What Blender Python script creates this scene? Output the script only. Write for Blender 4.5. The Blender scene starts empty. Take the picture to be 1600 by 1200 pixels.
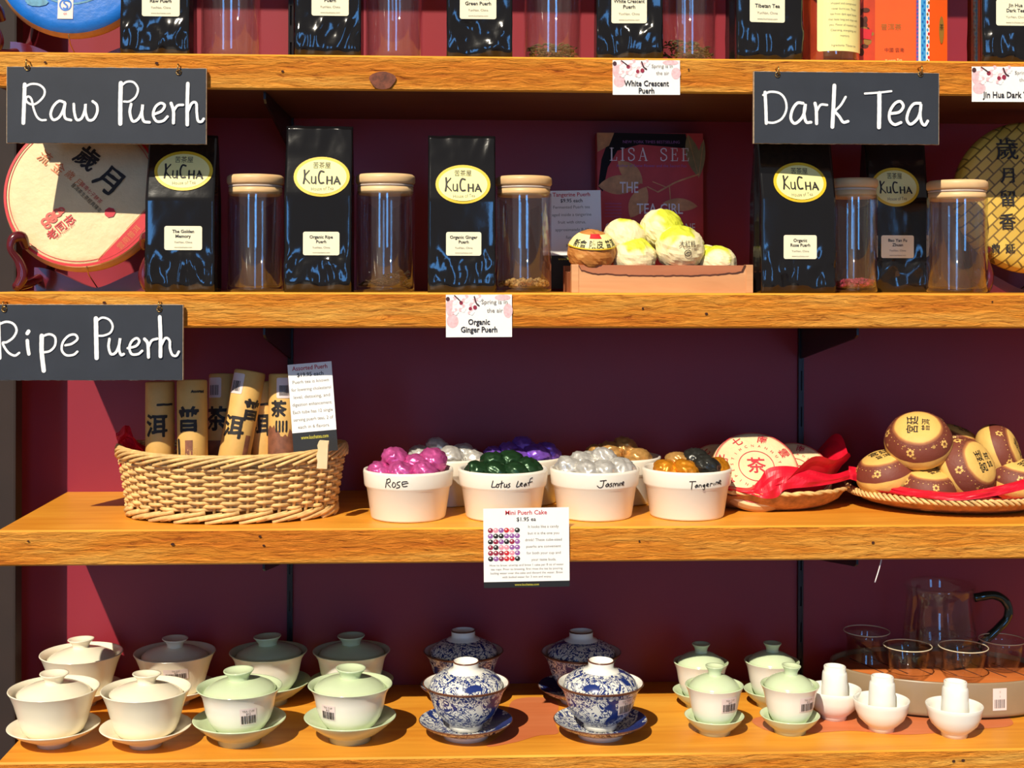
import bpy, bmesh, math, random
from mathutils import Vector, Matrix, noise
random.seed(7)
pi = math.pi
sc = bpy.context.scene
COL = sc.collection

# ---------------------------------------------------------------- camera
F_PX, PX0, PY0 = 2100.0, 800.0, 436.0
PSI, ROLL, DIST, EYE = 0.046, 0.0022, 1.512, 1.45
CAM = Vector((-DIST*math.sin(PSI), -DIST*math.cos(PSI), EYE))
FW = Vector((math.sin(PSI), math.cos(PSI), 0))
R0, U0 = Vector((math.cos(PSI), -math.sin(PSI), 0)), Vector((0, 0, 1))
RT = R0*math.cos(ROLL) + U0*math.sin(ROLL)
UP = U0*math.cos(ROLL) - R0*math.sin(ROLL)
cd = bpy.data.cameras.new('camera')
cam = bpy.data.objects.new('camera', cd)
COL.objects.link(cam)
cd.sensor_fit, cd.sensor_width = 'HORIZONTAL', 36.0
cd.lens = F_PX/1600*36
cd.shift_y = -(600-PY0)/1600
cd.clip_start = 0.05
cam.matrix_world = Matrix(((RT.x, UP.x, -FW.x, CAM.x), (RT.y, UP.y, -FW.y, CAM.y), (RT.z, UP.z, -FW.z, CAM.z), (0, 0, 0, 1)))
sc.camera = cam
sc.view_settings.view_transform = 'Standard'
sc.view_settings.look = 'None'
sc.view_settings.gamma = 1
sc.view_settings.use_curve_mapping = False
sc.view_settings.exposure = 0.0

# ---------------------------------------------------------------- light: low sun through the shop front, daylight windows, dim room
sd = bpy.data.lights.new('sun', 'SUN')
sd.energy, sd.angle, sd.color = 5.2, math.radians(0.6), (1.0, 0.90, 0.73)
sun = bpy.data.objects.new('sun', sd)
COL.objects.link(sun)
sun.rotation_euler = Vector((0.42, 1.0, -1.0)).to_track_quat('-Z', 'Y').to_euler()

wd = bpy.data.worlds.new('shop_interior')
sc.world = wd
wd.use_nodes = True
nt = wd.node_tree
N, L = nt.nodes, nt.links
N.clear()
def wmath(op, a, b):
    n = N.new('ShaderNodeMath'); n.operation = op
    for i, x in enumerate((a, b)):
        if isinstance(x, (int, float)): n.inputs[i].default_value = x
        else: L.new(x, n.inputs[i])
    return n.outputs[0]
tc = N.new('ShaderNodeTexCoord'); sx = N.new('ShaderNodeSeparateXYZ')
L.new(tc.outputs['Generated'], sx.inputs[0])
back = wmath('MAXIMUM', wmath('MULTIPLY', sx.outputs[1], -1), 0.001)
tx, tz = wmath('DIVIDE', sx.outputs[0], back), wmath('DIVIDE', sx.outputs[2], back)
def band(v, a, b): return wmath('MULTIPLY', wmath('GREATER_THAN', v, a), wmath('LESS_THAN', v, b))
panes = wmath('ADD', band(tx, -0.44, -0.31), band(tx, 0.11, 0.23))
panes = wmath('MULTIPLY', panes, band(tz, -0.06, 0.27))
panes = wmath('MULTIPLY', panes, wmath('GREATER_THAN', wmath('MULTIPLY', sx.outputs[1], -1), 0.02))
bg1, bg2, mx, wo = N.new('ShaderNodeBackground'), N.new('ShaderNodeBackground'), N.new('ShaderNodeMixShader'), N.new('ShaderNodeOutputWorld')
bg1.inputs[0].default_value, bg1.inputs[1].default_value = (1.0, 0.90, 0.88, 1), 0.20
bg2.inputs[0].default_value, bg2.inputs[1].default_value = (0.15, 0.45, 1.0, 1), 7.0
L.new(panes, mx.inputs[0]); L.new(bg1.outputs[0], mx.inputs[1]); L.new(bg2.outputs[0], mx.inputs[2]); L.new(mx.outputs[0], wo.inputs[0])

# ---------------------------------------------------------------- picture measuring: a pixel of the photograph -> a point at a given depth / height
def W(px, py, Y):
    d = FW + RT*((px-PX0)/F_PX) - UP*((py-PY0)/F_PX)
    return CAM + d*((Y-CAM.y)/d.y)
def WZ(px, py, Z):
    d = FW + RT*((px-PX0)/F_PX) - UP*((py-PY0)/F_PX)
    return CAM + d*((Z-CAM.z)/d.z)
def proj(P):
    q = Vector(P)-CAM; dz = q.dot(FW)
    return PX0+F_PX*q.dot(RT)/dz, PY0-F_PX*q.dot(UP)/dz
def at(px, Y, Z):
    py = 436
    for _ in range(4):
        P = W(px, py, Y); py = proj((P.x, Y, Z))[1]
    return Vector((P.x, Y, Z))
def mpp(Y, px=800): return (W(px+1, 436, Y)-W(px, 436, Y)).x     # metres per pixel at depth Y
DEPTH, THICK = 0.27, 0.0396
SH = {1: W(800, 88.5, 0).z, 2: W(800, 457.5, 0).z, 3: W(800, 824, 0).z, 4: W(800, 1181, 0).z}

# ---------------------------------------------------------------- object helpers
def thing(name, label, cat, loc=(0, 0, 0), rot=(0, 0, 0), group=None):
    o = bpy.data.objects.new(name, None); COL.objects.link(o)
    o.empty_display_size = 0.02
    o.location, o.rotation_euler = loc, rot
    return tag(o, label, cat, group)
def tag(o, label, cat, group=None, kind=None):
    o['label'] = label; o['category'] = cat
    if group: o['group'] = group
    if kind: o['kind'] = kind
    return o
def dup(root, label, loc, rot=None, group=None):
    r = root.copy(); COL.objects.link(r); r.location = loc; r['label'] = label
    if rot is not None: r.rotation_euler = rot
    if group: r['group'] = group
    for ch in list(root.children):
        c = ch.copy(); COL.objects.link(c); c.parent = r
        for g in list(ch.children):
            d = g.copy(); COL.objects.link(d); d.parent = c
    return r

class MB:
    def __init__(s): s.v, s.f, s.m, s.s, s.M = [], [], [], [], Matrix.Identity(4)
    def add(s, vs, fs, mat=0, smooth=True):
        o = len(s.v)
        s.v += [s.M @ Vector(p) for p in vs]
        for f in fs:
            s.f.append([i+o for i in f]); s.m.append(mat); s.s.append(smooth)
        return s
    def box(s, x0, x1, y0, y1, z0, z1, mat=0, bev=0.0):
        b = bmesh.new(); bmesh.ops.create_cube(b, size=1)
        for v in b.verts: v.co = Vector(((x0+x1)/2+v.co.x*(x1-x0), (y0+y1)/2+v.co.y*(y1-y0), (z0+z1)/2+v.co.z*(z1-z0)))
        if bev: bmesh.ops.bevel(b, geom=b.edges[:], offset=bev, segments=2, affect='EDGES', profile=0.6)
        b.verts.index_update()
        s.add([v.co.copy() for v in b.verts], [[v.index for v in f.verts] for f in b.faces], mat, False); b.free(); return s
    def lathe(s, prof, n=48, mat=0, smooth=True, wob=None):
        vs, fs = [], []
        for r, z in prof:
            for k in range(n):
                a = 2*pi*k/n
                rr = r*(1+(wob(a) if wob else 0))
                vs.append((rr*math.sin(a), -rr*math.cos(a), z))
        for i in range(len(prof)-1):
            for k in range(n):
                k2 = (k+1) % n
                fs.append((i*n+k, i*n+k2, (i+1)*n+k2, (i+1)*n+k))
        return s.add(vs, fs, mat, smooth)
    def tube(s, pts, rad, n=8, mat=0, closed=False, caps=True):
        P = [Vector(p) for p in pts]; m = len(P); vs, fs = [], []
        up = Vector((0.13, 0.21, 0.97))
        for i in range(m):
            t = (P[(i+1) % m]-P[i-1]) if closed else (P[min(i+1, m-1)]-P[max(i-1, 0)])
            t.normalize()
            if closed: up = Vector((0, 0, 1))
            a = t.cross(up)
            if a.length < 1e-4: a = t.cross(Vector((1, 0, 0)))
            a.normalize(); b = a.cross(t); up = b
            r = rad[i] if isinstance(rad, (list, tuple)) else rad
            for k in range(n):
                c = 2*pi*k/n; vs.append(P[i]+a*(r*math.cos(c))+b*(r*math.sin(c)))
        for i in range(m if closed else m-1):
            j = (i+1) % m
            for k in range(n): fs.append((i*n+k, i*n+(k+1) % n, j*n+(k+1) % n, j*n+k))
        if caps and not closed: fs += [tuple(range(n))[::-1], tuple(range((m-1)*n, m*n))]
        return s.add(vs, fs, mat, True)
    def grid(s, fn, nu, nv, mat=0, smooth=True, cu=False, cv=False):
        vs = [fn(i/(nu if cu else nu-1), j/(nv if cv else nv-1)) for i in range(nu) for j in range(nv)]
        fs = []
        for i in range(nu if cu else nu-1):
            for j in range(nv if cv else nv-1):
                i2, j2 = (i+1) % nu, (j+1) % nv
                fs.append((i*nv+j, i2*nv+j, i2*nv+j2, i*nv+j2))
        return s.add(vs, fs, mat, smooth)
    def prism(s, pts, y0, y1, mat=0, smooth=False):      # outline in x,z pushed along y
        n = len(pts)
        vs = [(x, y0, z) for x, z in pts]+[(x, y1, z) for x, z in pts]
        fs = [list(range(n)), list(range(2*n-1, n-1, -1))]+[[i, n+i, n+(i+1) % n, (i+1) % n] for i in range(n)]
        return s.add(vs, fs, mat, smooth)
    def flat(s, vf, Mf, mat=0, lift=0.0):                            # 2-D print laid on a surface by a mapping
        return s.add([Mf(u, v)-Vector((0, lift*i, 0)) for i, (u, v) in enumerate(vf[0])], vf[1], mat, False)
    def build(s, name, mats, parent=None, loc=None):
        me = bpy.data.meshes.new(name)
        me.from_pydata([tuple(v) for v in s.v], [], s.f)
        if len(me.polygons) == len(s.m):
            me.polygons.foreach_set('material_index', s.m); me.polygons.foreach_set('use_smooth', s.s)
        for m in (mats if isinstance(mats, (list, tuple)) else [mats]): me.materials.append(m)
        me.update()
        o = bpy.data.objects.new(name, me); COL.objects.link(o)
        if parent: o.parent = parent
        if loc is not None: o.location = loc
        return o

# 2-D shapes for print
def brush(vf, amp=.0005, f=260):     # uneven, hand-brushed outline
    return [(x+amp*noise.noise(Vector((x*f, y*f, 1.3))), y+amp*noise.noise(Vector((x*f, y*f, 7.7)))) for x, y in vf[0]], vf[1]
def rect2(x0, x1, y0, y1, n=1):
    vs = [(x0+(x1-x0)*i/n, y) for i in range(n+1) for y in (y0, y1)]
    return vs, [(2*i, 2*i+2, 2*i+3, 2*i+1) for i in range(n)]
def rrect2(cx, cy, w, h, r, n=8):
    vs = []
    q = [r*(1-math.cos(pi/2*i/5)) for i in range(6)]
    xs = [-w/2+v for v in q]+[-w/2+r+(w-2*r)*i/n for i in range(1, n)]+[w/2-v for v in reversed(q)]
    n = len(xs)-1
    for x in xs:
        e = max(0, abs(x)-(w/2-r)); d = r-math.sqrt(max(0, r*r-e*e))
        vs += [(cx+x, cy-h/2+d), (cx+x, cy+h/2-d)]
    return vs, [(2*i, 2*i+2, 2*i+3, 2*i+1) for i in range(n)]
def disc2(cx, cy, rx, ry=None, n=28, r0=0.0):
    ry = ry or rx; vs, fs = [], []
    rings = [0.02, 0.35, 0.7, 1.0] if r0 == 0 else [r0, 1.0]
    for q in rings:
        for k in range(n): vs.append((cx+rx*q*math.cos(2*pi*k/n), cy+ry*q*math.sin(2*pi*k/n)))
    for i in range(len(rings)-1):
        for k in range(n): fs.append((i*n+k, i*n+(k+1) % n, (i+1)*n+(k+1) % n, (i+1)*n+k))
    if r0 == 0: fs.append(tuple(range(n)))
    return vs, fs
def spline(pts, per=7):
    P = [Vector(p) for p in pts]
    if len(P) < 3: return P
    P = [P[0]*2-P[1]]+P+[P[-1]*2-P[-2]]; out = []
    for i in range(1, len(P)-2):
        for k in range(per):
            t = k/per
            out.append(0.5*((2*P[i])+(P[i+1]-P[i-1])*t+(2*P[i-1]-5*P[i]+4*P[i+1]-P[i+2])*t*t+(3*P[i]-P[i-1]-3*P[i+1]+P[i+2])*t**3))
    return out+[P[-2]]
def stroke2(pts, w, per=6, rough=0.0):
    P = spline([(p[0], p[1]) for p in pts], per); vs, fs = [], []
    n = len(P)
    for i in range(n):
        t = P[min(i+1, n-1)]-P[max(i-1, 0)]
        if t.length < 1e-9: t = Vector((1, 0))
        t.normalize(); q = Vector((-t.y, t.x))*(w/2)*(1+rough*math.sin(i*1.9))
        vs += [tuple(P[i]+q), tuple(P[i]-q)]
        if i: fs.append((2*i-2, 2*i-1, 2*i+1, 2*i))
    for e, i in ((-1, 0), (1, n-1)):
        t = (P[1]-P[0]) if i == 0 else (P[-1]-P[-2])
        t.normalize(); a0 = math.atan2(t.y, t.x)+(pi/2 if e < 0 else -pi/2); o = len(vs)
        for k in range(7): vs.append((P[i].x+w/2*math.cos(a0+pi*k/6), P[i].y+w/2*math.sin(a0+pi*k/6)))
        fs.append(tuple(range(o, o+7)))
    return vs, fs
def join2(items):
    vs, fs = [], []
    for v, f in items:
        o = len(vs); vs += list(v); fs += [[i+o for i in q] for q in f]
    return vs, fs
def xf2(s2, sx=1, sy=1, dx=0, dy=0, rot=0):
    c, s = math.cos(rot), math.sin(rot)
    return [(dx+c*sx*x-s*sy*y, dy+s*sx*x+c*sy*y) for x, y in s2[0]], s2[1]
_tc = {}
def text2(t, h, cx=0, cy=0, maxw=None, bold=0.0, align='C', rot=0, squeeze=1.0):    # cap height h, centred
    if not t.strip(): return [], []
    if any(ord(q) > 255 for q in t): bold = min(bold, .012)
    k = (t, bold)
    if k not in _tc:
        cu = bpy.data.curves.new('lettering', 'FONT'); cu.body = t; cu.size = 1; cu.resolution_u = 2; cu.offset = bold
        o = bpy.data.objects.new('lettering', cu); COL.objects.link(o)
        me = o.evaluated_get(bpy.context.evaluated_depsgraph_get()).to_mesh()
        vs = [(v.co.x, v.co.y) for v in me.vertices]; fs = [list(p.vertices) for p in me.polygons]
        x0, x1 = min(p[0] for p in vs), max(p[0] for p in vs)
        _tc[k] = ([(x-(x0+x1)/2, y-0.34) for x, y in vs], fs, x1-x0)
        bpy.data.objects.remove(o); bpy.data.curves.remove(cu)
    vs, fs, w = _tc[k]
    s = h/0.70; sxx = s*squeeze
    if maxw and w*sxx > maxw: sxx = maxw/w
    if align == 'L': cx += w*sxx/2
    return xf2((vs, fs), sxx, s, cx, cy, rot)
def refine(vf, dmax):           # cut print into small facets so that it follows a curved surface
    if not vf[0]: return vf
    b = bmesh.new(); vv = [b.verts.new((x, y, 0)) for x, y in vf[0]]
    for f in vf[1]:
        try: b.faces.new([vv[i] for i in f])
        except ValueError: pass
    bmesh.ops.triangulate(b, faces=b.faces[:])
    for _ in range(5):
        e = [q for q in b.edges if q.calc_length() > dmax]
        if not e: break
        bmesh.ops.subdivide_edges(b, edges=e, cuts=1); bmesh.ops.triangulate(b, faces=[f for f in b.faces if len(f.verts) > 3])
    b.verts.index_update(); out = [(v.co.x, v.co.y) for v in b.verts], [[v.index for v in f.verts] for f in b.faces]; b.free(); return out
def plane(o, ex, ez):      # mapping of print onto a flat sheet
    o, ex, ez = Vector(o), Vector(ex), Vector(ez)
    return lambda u, v: o+ex*u+ez*v
XZ = lambda y: (lambda u, v: Vector((u, y, v)))
def cyl(R, z0=0, lean=None):            # print wrapped round a lathe, u = arc length from the front
    return lambda u, v: Vector(((R(v) if callable(R) else R)*math.sin(u/(R(v) if callable(R) else R)), -(R(v) if callable(R) else R)*math.cos(u/(R(v) if callable(R) else R)), z0+v))
def nz(x, y=0, z=0): return noise.noise(Vector((x, y, z)))

# ---------------------------------------------------------------- materials (procedural)
def c(r, g, b): return tuple(((x/255)/12.92 if x/255 <= 0.04045 else ((x/255+0.055)/1.055)**2.4) for x in (r, g, b))+(1,)
class NT:
    def __init__(s, name):
        s.m = bpy.data.materials.new(name); s.m.use_nodes = True
        s.t = s.m.node_tree; s.N = s.t.nodes; s.L = s.t.links
        s.b = s.N['Principled BSDF']
    def n(s, typ, **kw):
        o = s.N.new('ShaderNode'+typ)
        for k, v in kw.items():
            if k.startswith('i_'):
                kk = k[2:]; kk = int(kk) if kk.isdigit() else kk.replace('_', ' ')
                o.inputs[kk].default_value = v
            else: setattr(o, k, v)
        return o
    def link(s, a, b): s.L.new(a, b)
    def ramp(s, fac, stops, interp='LINEAR'):
        r = s.n('ValToRGB'); r.color_ramp.interpolation = interp
        e = r.color_ramp.elements
        while len(e) < len(stops): e.new(0.5)
        for x, (p, col) in zip(e, stops): x.position, x.color = p, col
        s.link(fac, r.inputs[0]); return r.outputs[0]
    def coords(s, scale=(1, 1, 1), rnd=False):
        tcn = s.n('TexCoord'); mp = s.n('Mapping'); mp.inputs['Scale'].default_value = scale
        s.link(tcn.outputs['Object'], mp.inputs[0])
        if rnd:
            oi = s.n('ObjectInfo'); ml = s.n('Math', operation='MULTIPLY', i_1=17.0)
            s.link(oi.outputs['Random'], ml.inputs[0]); s.link(ml.outputs[0], mp.inputs['Location'])
        return mp.outputs[0]
    def noise(s, vec, scale, detail=4, rough=0.55, dist=0.0):
        q = s.n('TexNoise'); q.inputs['Scale'].default_value = scale; q.inputs['Detail'].default_value = detail
        q.inputs['Roughness'].default_value = rough; q.inputs['Distortion'].default_value = dist
        s.link(vec, q.inputs['Vector']); return q.outputs['Fac']
    def bump(s, h, strength, dist=0.002):
        q = s.n('Bump'); q.inputs['Strength'].default_value = strength; q.inputs['Distance'].default_value = dist
        s.link(h, q.inputs['Height']); s.link(q.outputs[0], s.b.inputs['Normal'])
    def mix(s, fac, a, b, mode='MIX'):
        q = s.n('Mix', data_type='RGBA', blend_type=mode)
        for sock, v in ((q.inputs[0], fac), (q.inputs[6], a), (q.inputs[7], b)):
            if isinstance(v, (int, float, tuple)): sock.default_value = v
            else: s.link(v, sock)
        return q.outputs[2]
def mat(name, col, rough=0.5, metal=0.0, spec=0.5, coat=0.0, vary=0.08, vscale=40, bump=0.0, bscale=120, bdist=0.001, sss=0.0):
    t = NT(name); b = t.b
    b.inputs['Roughness'].default_value = rough; b.inputs['Metallic'].default_value = metal
    b.inputs['Specular IOR Level'].default_value = spec; b.inputs['Coat Weight'].default_value = coat
    b.inputs['Coat Roughness'].default_value = 0.08
    co = t.coords()
    if vary:
        f = t.noise(co, vscale)
        d = tuple(x*(1-vary*2.2) for x in col[:3])+(1,); u = tuple(min(1, x*(1+vary*1.2)) for x in col[:3])+(1,)
        t.link(t.ramp(f, [(0.3, d), (0.7, u)]), b.inputs['Base Color'])
    else: b.inputs['Base Color'].default_value = col
    if bump: t.bump(t.noise(co, bscale, 5, 0.6), bump, bdist)
    if sss:
        b.inputs['Subsurface Weight'].default_value = sss; b.inputs['Subsurface Radius'].default_value = (0.004, 0.003, 0.002); b.inputs['Subsurface Scale'].default_value = 1
    return t.m
def wood_rough():
    t = NT('rough_sawn_wood'); co = t.coords((34, 60, 250), True)
    warp = t.noise(t.coords((5, 5, 9), True), 3.0, 3)
    add = t.n('VectorMath', operation='ADD'); sc_ = t.n('VectorMath', operation='SCALE'); sc_.inputs['Scale'].default_value = 2.2
    cmb = t.n('CombineXYZ'); t.link(warp, cmb.inputs[2]); t.link(cmb.outputs[0], sc_.inputs[0]); t.link(co, add.inputs[0]); t.link(sc_.outputs[0], add.inputs[1])
    a = t.noise(add.outputs[0], 1.0, 8, 0.68, 0.5); g = t.noise(t.coords((3, 30, 30), True), 1.3, 4, 0.55, 0.5)
    base = t.ramp(g, [(0.28, c(222, 122, 30)), (0.5, c(238, 150, 46)), (0.72, c(248, 182, 82))])
    crack = t.ramp(a, [(0.32, (0.42, 0.27, 0.14, 1)), (0.42, (0.86, 0.78, 0.66, 1)), (0.58, (1, 1, 1, 1)), (0.75, (1.14, 1.12, 1.05, 1))])
    t.link(t.mix(1.0, base, crack, 'MULTIPLY'), t.b.inputs['Base Color'])
    t.b.inputs['Roughness'].default_value = 0.6; t.b.inputs['Specular IOR Level'].default_value = 0.3
    t.bump(a, 1.0, 0.006); return t.m
def wood_smooth(name, lo, mid, hi, sx=5, sz=50, rough=0.42):
    t = NT(name); g = t.noise(t.coords((sx, sz, sz), True), 1.0, 5, 0.5, 1.2)
    p = t.noise(t.coords((2.2, 9, 9), True), 1.0, 2, 0.5, 0.4)
    t.link(t.mix(0.5, t.ramp(g, [(0.3, lo), (0.5, mid), (0.7, hi)]), t.ramp(p, [(0.35, lo), (0.65, hi)])), t.b.inputs['Base Color'])
    t.b.inputs['Roughness'].default_value = rough; t.b.inputs['Specular IOR Level'].default_value = 0.35
    t.bump(g, 0.12, 0.001); return t.m
def glass(name, tint=(0.97, 0.98, 0.98, 1), lo=0.05, hi=0.75, powr=3.2):
    t = NT(name); t.N.remove(t.b)
    lw = t.n('LayerWeight', i_Blend=0.5); p = t.n('Math', operation='POWER', i_1=powr); t.link(lw.outputs['Facing'], p.inputs[0])
    ma = t.n('MapRange', i_3=lo, i_4=hi); t.link(p.outputs[0], ma.inputs[0])
    tr = t.n('BsdfTransparent', i_Color=tint); gl = t.n('BsdfGlossy', i_Roughness=0.015); gl.inputs['Color'].default_value = (1, 1, 1, 1)
    mx_ = t.n('MixShader'); t.link(ma.outputs[0], mx_.inputs[0]); t.link(tr.outputs[0], mx_.inputs[1]); t.link(gl.outputs[0], mx_.inputs[2])
    t.link(mx_.outputs[0], t.N['Material Output'].inputs[0]); return t.m
def foil(name, col, rough=0.3):
    t = NT(name); t.b.inputs['Metallic'].default_value = 0.45; t.b.inputs['Roughness'].default_value = rough
    co = t.coords(); f = t.noise(co, 160, 3)
    t.link(t.ramp(f, [(0.3, tuple(x*0.7 for x in col[:3])+(1,)), (0.7, col)]), t.b.inputs['Base Color'])
    v = t.n('TexVoronoi', i_Scale=130.0); t.link(co, v.inputs['Vector']); t.bump(v.outputs['Distance'], 0.16, 0.004); return t.m
def blue_white():
    t = NT('blue_and_white_porcelain'); co = t.coords()
    w = t.noise(co, 62, 2, 0.5, 1.6); f = t.noise(co, 230, 3, 0.6, 0.8); b = t.noise(co, 34, 1, 0.4, 0.5)
    lines = t.ramp(w, [(0.0, (0, 0, 0, 1)), (0.44, (0, 0, 0, 1)), (0.455, (1, 1, 1, 1)), (0.50, (1, 1, 1, 1)), (0.515, (0, 0, 0, 1)), (0.585, (0, 0, 0, 1)), (0.60, (1, 1, 1, 1)), (0.66, (1, 1, 1, 1)), (0.68, (0, 0, 0, 1))])
    dots = t.ramp(f, [(0.55, (0, 0, 0, 1)), (0.60, (1, 1, 1, 1))]); blob = t.ramp(b, [(0.60, (0, 0, 0, 1)), (0.63, (1, 1, 1, 1))])
    m1 = t.mix(1.0, lines, dots, 'LIGHTEN'); m2 = t.mix(1.0, m1, blob, 'LIGHTEN')
    t.link(t.mix(m2, c(222, 222, 214), c(32, 50, 112)), t.b.inputs['Base Color'])
    t.b.inputs['Roughness'].default_value = 0.2; return t.m
def tea_bun():
    t = NT('printed_bun_wrapper'); tcn = t.n('TexCoord'); nm = t.n('VectorMath', operation='NORMALIZE'); t.link(tcn.outputs['Object'], nm.inputs[0])
    s_ = t.n('SeparateXYZ'); t.link(nm.outputs[0], s_.inputs[0])
    wr = t.noise(t.coords((30, 30, 30)), 1.0, 3); ad = t.n('Math', operation='MULTIPLY_ADD', i_1=0.10, i_2=-0.05); t.link(wr, ad.inputs[0])
    zz = t.n('Math', operation='ADD'); t.link(s_.outputs[2], zz.inputs[0]); t.link(ad.outputs[0], zz.inputs[1])
    cream, brown = c(226, 182, 96), c(118, 56, 40)
    bands = t.ramp(zz.outputs[0], [(0.0, cream), (0.10, cream), (0.12, brown), (0.60, brown), (0.66, c(176, 112, 62)), (0.70, cream)], 'LINEAR')
    v = t.n('TexVoronoi', i_Scale=95.0); t.link(t.coords(), v.inputs['Vector'])
    spots = t.ramp(v.outputs['Distance'], [(0.16, (1, 1, 1, 1)), (0.24, (0, 0, 0, 1))])
    inband = t.ramp(zz.outputs[0], [(0.20, (0, 0, 0, 1)), (0.22, (0.55, 0.55, 0.55, 1)), (0.56, (0.55, 0.55, 0.55, 1)), (0.60, (0, 0, 0, 1))])
    fac = t.mix(1.0, spots, inband, 'MULTIPLY'); big = t.noise(t.coords(), 60, 2); fac = t.mix(1.0, fac, t.ramp(big, [(0.5, (0, 0, 0, 1)), (0.56, (1, 1, 1, 1))]), 'MULTIPLY')
    t.link(t.mix(fac, bands, cream), t.b.inputs['Base Color']); t.b.inputs['Roughness'].default_value = 0.62
    t.bump(t.noise(t.coords(), 70, 4, 0.6), 0.35, 0.003); return t.m
def wrap_paper(name, base, patch, thr=0.55):
    t = NT(name); f = t.noise(t.coords((1, 1, 1), True), 26, 2, 0.5, 0.6)
    tcn = t.n('TexCoord'); sz = t.n('SeparateXYZ'); t.link(tcn.outputs['Object'], sz.inputs[0])
    up = t.n('Math', operation='MULTIPLY_ADD', i_1=5.5); t.link(sz.outputs[2], up.inputs[0]); t.link(f, up.inputs[2])
    t.link(t.ramp(up.outputs[0], [(thr, base), (thr+0.07, patch)]), t.b.inputs['Base Color'])
    t.b.inputs['Roughness'].default_value = 0.6; t.bump(t.noise(t.coords(), 60, 4, 0.6), 0.28, 0.004)
    return t.m
def woven_leaf():
    t = NT('plaited_bamboo_wrap'); br = t.n('TexBrick'); co = t.coords((1, 1, 1))
    rt_ = t.n('VectorRotate', rotation_type='Y_AXIS'); rt_.inputs['Angle'].default_value = 0.75; t.link(co, rt_.inputs['Vector'])
    sw = t.n('SeparateXYZ'); t.link(rt_.outputs[0], sw.inputs[0]); cb = t.n('CombineXYZ'); t.link(sw.outputs[0], cb.inputs[0]); t.link(sw.outputs[2], cb.inputs[1])
    t.link(cb.outputs[0], br.inputs['Vector'])
    for k, v in (('Scale', 34.0), ('Mortar Size', 0.035), ('Brick Width', 0.62), ('Row Height', 0.36), ('Bias', 0.0)): br.inputs[k].default_value = v
    br.inputs['Color1'].default_value, br.inputs['Color2'].default_value, br.inputs['Mortar'].default_value = c(222, 184, 78), c(196, 158, 60), c(120, 92, 34)
    t.link(br.outputs['Color'], t.b.inputs['Base Color']); t.b.inputs['Roughness'].default_value = 0.45; t.bump(br.outputs['Fac'], -0.4, 0.002); return t.m
def celadon():
    t = NT('celadon_glaze_body'); tcn = t.n('TexCoord'); s_ = t.n('SeparateXYZ'); t.link(tcn.outputs['Object'], s_.inputs[0])
    t.link(t.ramp(s_.outputs[2], [(0.0, c(205, 224, 190)), (0.012, c(214, 230, 202)), (0.03, c(240, 236, 220)), (0.06, c(242, 236, 222))]), t.b.inputs['Base Color'])
    t.b.inputs['Roughness'].default_value = 0.16; return t.m

m = {}
m['rough'] = wood_rough()
m['top'] = wood_smooth('planed_shelf_wood', c(206, 126, 34), c(226, 150, 44), c(240, 172, 62))
m['under'] = wood_smooth('shade_toned_underside', c(84, 50, 32), c(96, 58, 38), c(108, 66, 44))  # wood tone darkened to paint in the shade beneath each shelf
m['stain'] = wood_smooth('reddish_heartwood', c(200, 108, 62), c(208, 118, 72), c(216, 130, 84))
m['knot'] = mat('wood_knot', c(120, 62, 38), 0.7, vary=0.25, vscale=200)
m['hole'] = mat('dark_hole', c(60, 26, 12), 0.9, vary=0)
m['wall'] = mat('maroon_wall_paint', c(142, 31, 45), 0.5, vary=0.03, vscale=8, bump=0.05, bscale=300)
m['post'] = mat('dark_stained_post', c(42, 27, 20), 0.7, vary=0.12, vscale=12)
m['floor'] = wood_smooth('shop_floor', c(58, 46, 38), c(66, 52, 44), c(76, 60, 50))
m['blackmetal'] = mat('black_metal', c(30, 24, 26), 0.35, 0.3, vary=0)
m['slate'] = mat('chalkboard_slate', c(46, 50, 58), 0.55, spec=0.4, vary=0.06, vscale=25)
m['rawedge'] = mat('raw_board_edge', c(196, 170, 140), 0.7, vary=0.2, vscale=200)
m['chalk'] = mat('chalk_paint', c(244, 244, 244), 0.8, vary=0.02)
m['brass'] = mat('brass_wire', c(190, 150, 90), 0.3, 0.9, vary=0)
m['bag'] = mat('black_foil_pouch', c(17, 17, 19), 0.11, spec=0.75, vary=0, bump=0.04, bscale=70, bdist=0.003)
m['gold'] = mat('gold_print', c(228, 190, 30), 0.45, vary=0)
m['cream'] = mat('cream_label', c(250, 240, 160), 0.5, vary=0)
m['label'] = mat('pale_label', c(248, 240, 205), 0.55, vary=0)
m['ink'] = mat('black_ink', c(32, 26, 24), 0.6, vary=0)
m['greyink'] = mat('grey_ink', c(125, 118, 105), 0.6, vary=0)
m['redink'] = mat('red_ink', c(196, 40, 54), 0.6, vary=0)
m['whiteink'] = mat('white_ink', c(235, 225, 225), 0.6, vary=0)
m['paper'] = mat('white_card', c(246, 244, 240), 0.55, vary=0)
m['pinkpaper'] = mat('blush_pink_print', c(246, 196, 200), 0.6, vary=0.1, vscale=300)
m['pink'] = mat('pink_print', c(240, 150, 165), 0.6, vary=0)
m['plum'] = mat('plum_print', c(150, 30, 60), 0.6, vary=0)
m['bark'] = mat('branch_print', c(70, 30, 36), 0.6, vary=0)
m['cardblack'] = mat('black_card_band', c(26, 25, 24), 0.5, vary=0)
m['weblime'] = mat('yellow_print', c(200, 190, 60), 0.6, vary=0)
m['glass'] = glass('clear_glass', lo=0.09)
m['rim_highlight'] = mat('painted_rim_highlight', c(214, 200, 168), 0.15, vary=0)  # opaque pale colour paints the bright highlight along the glass cup rims
m['bamboo'] = wood_smooth('bamboo_lid', c(222, 176, 120), c(234, 192, 138), c(242, 206, 156), 20, 20)
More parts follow.
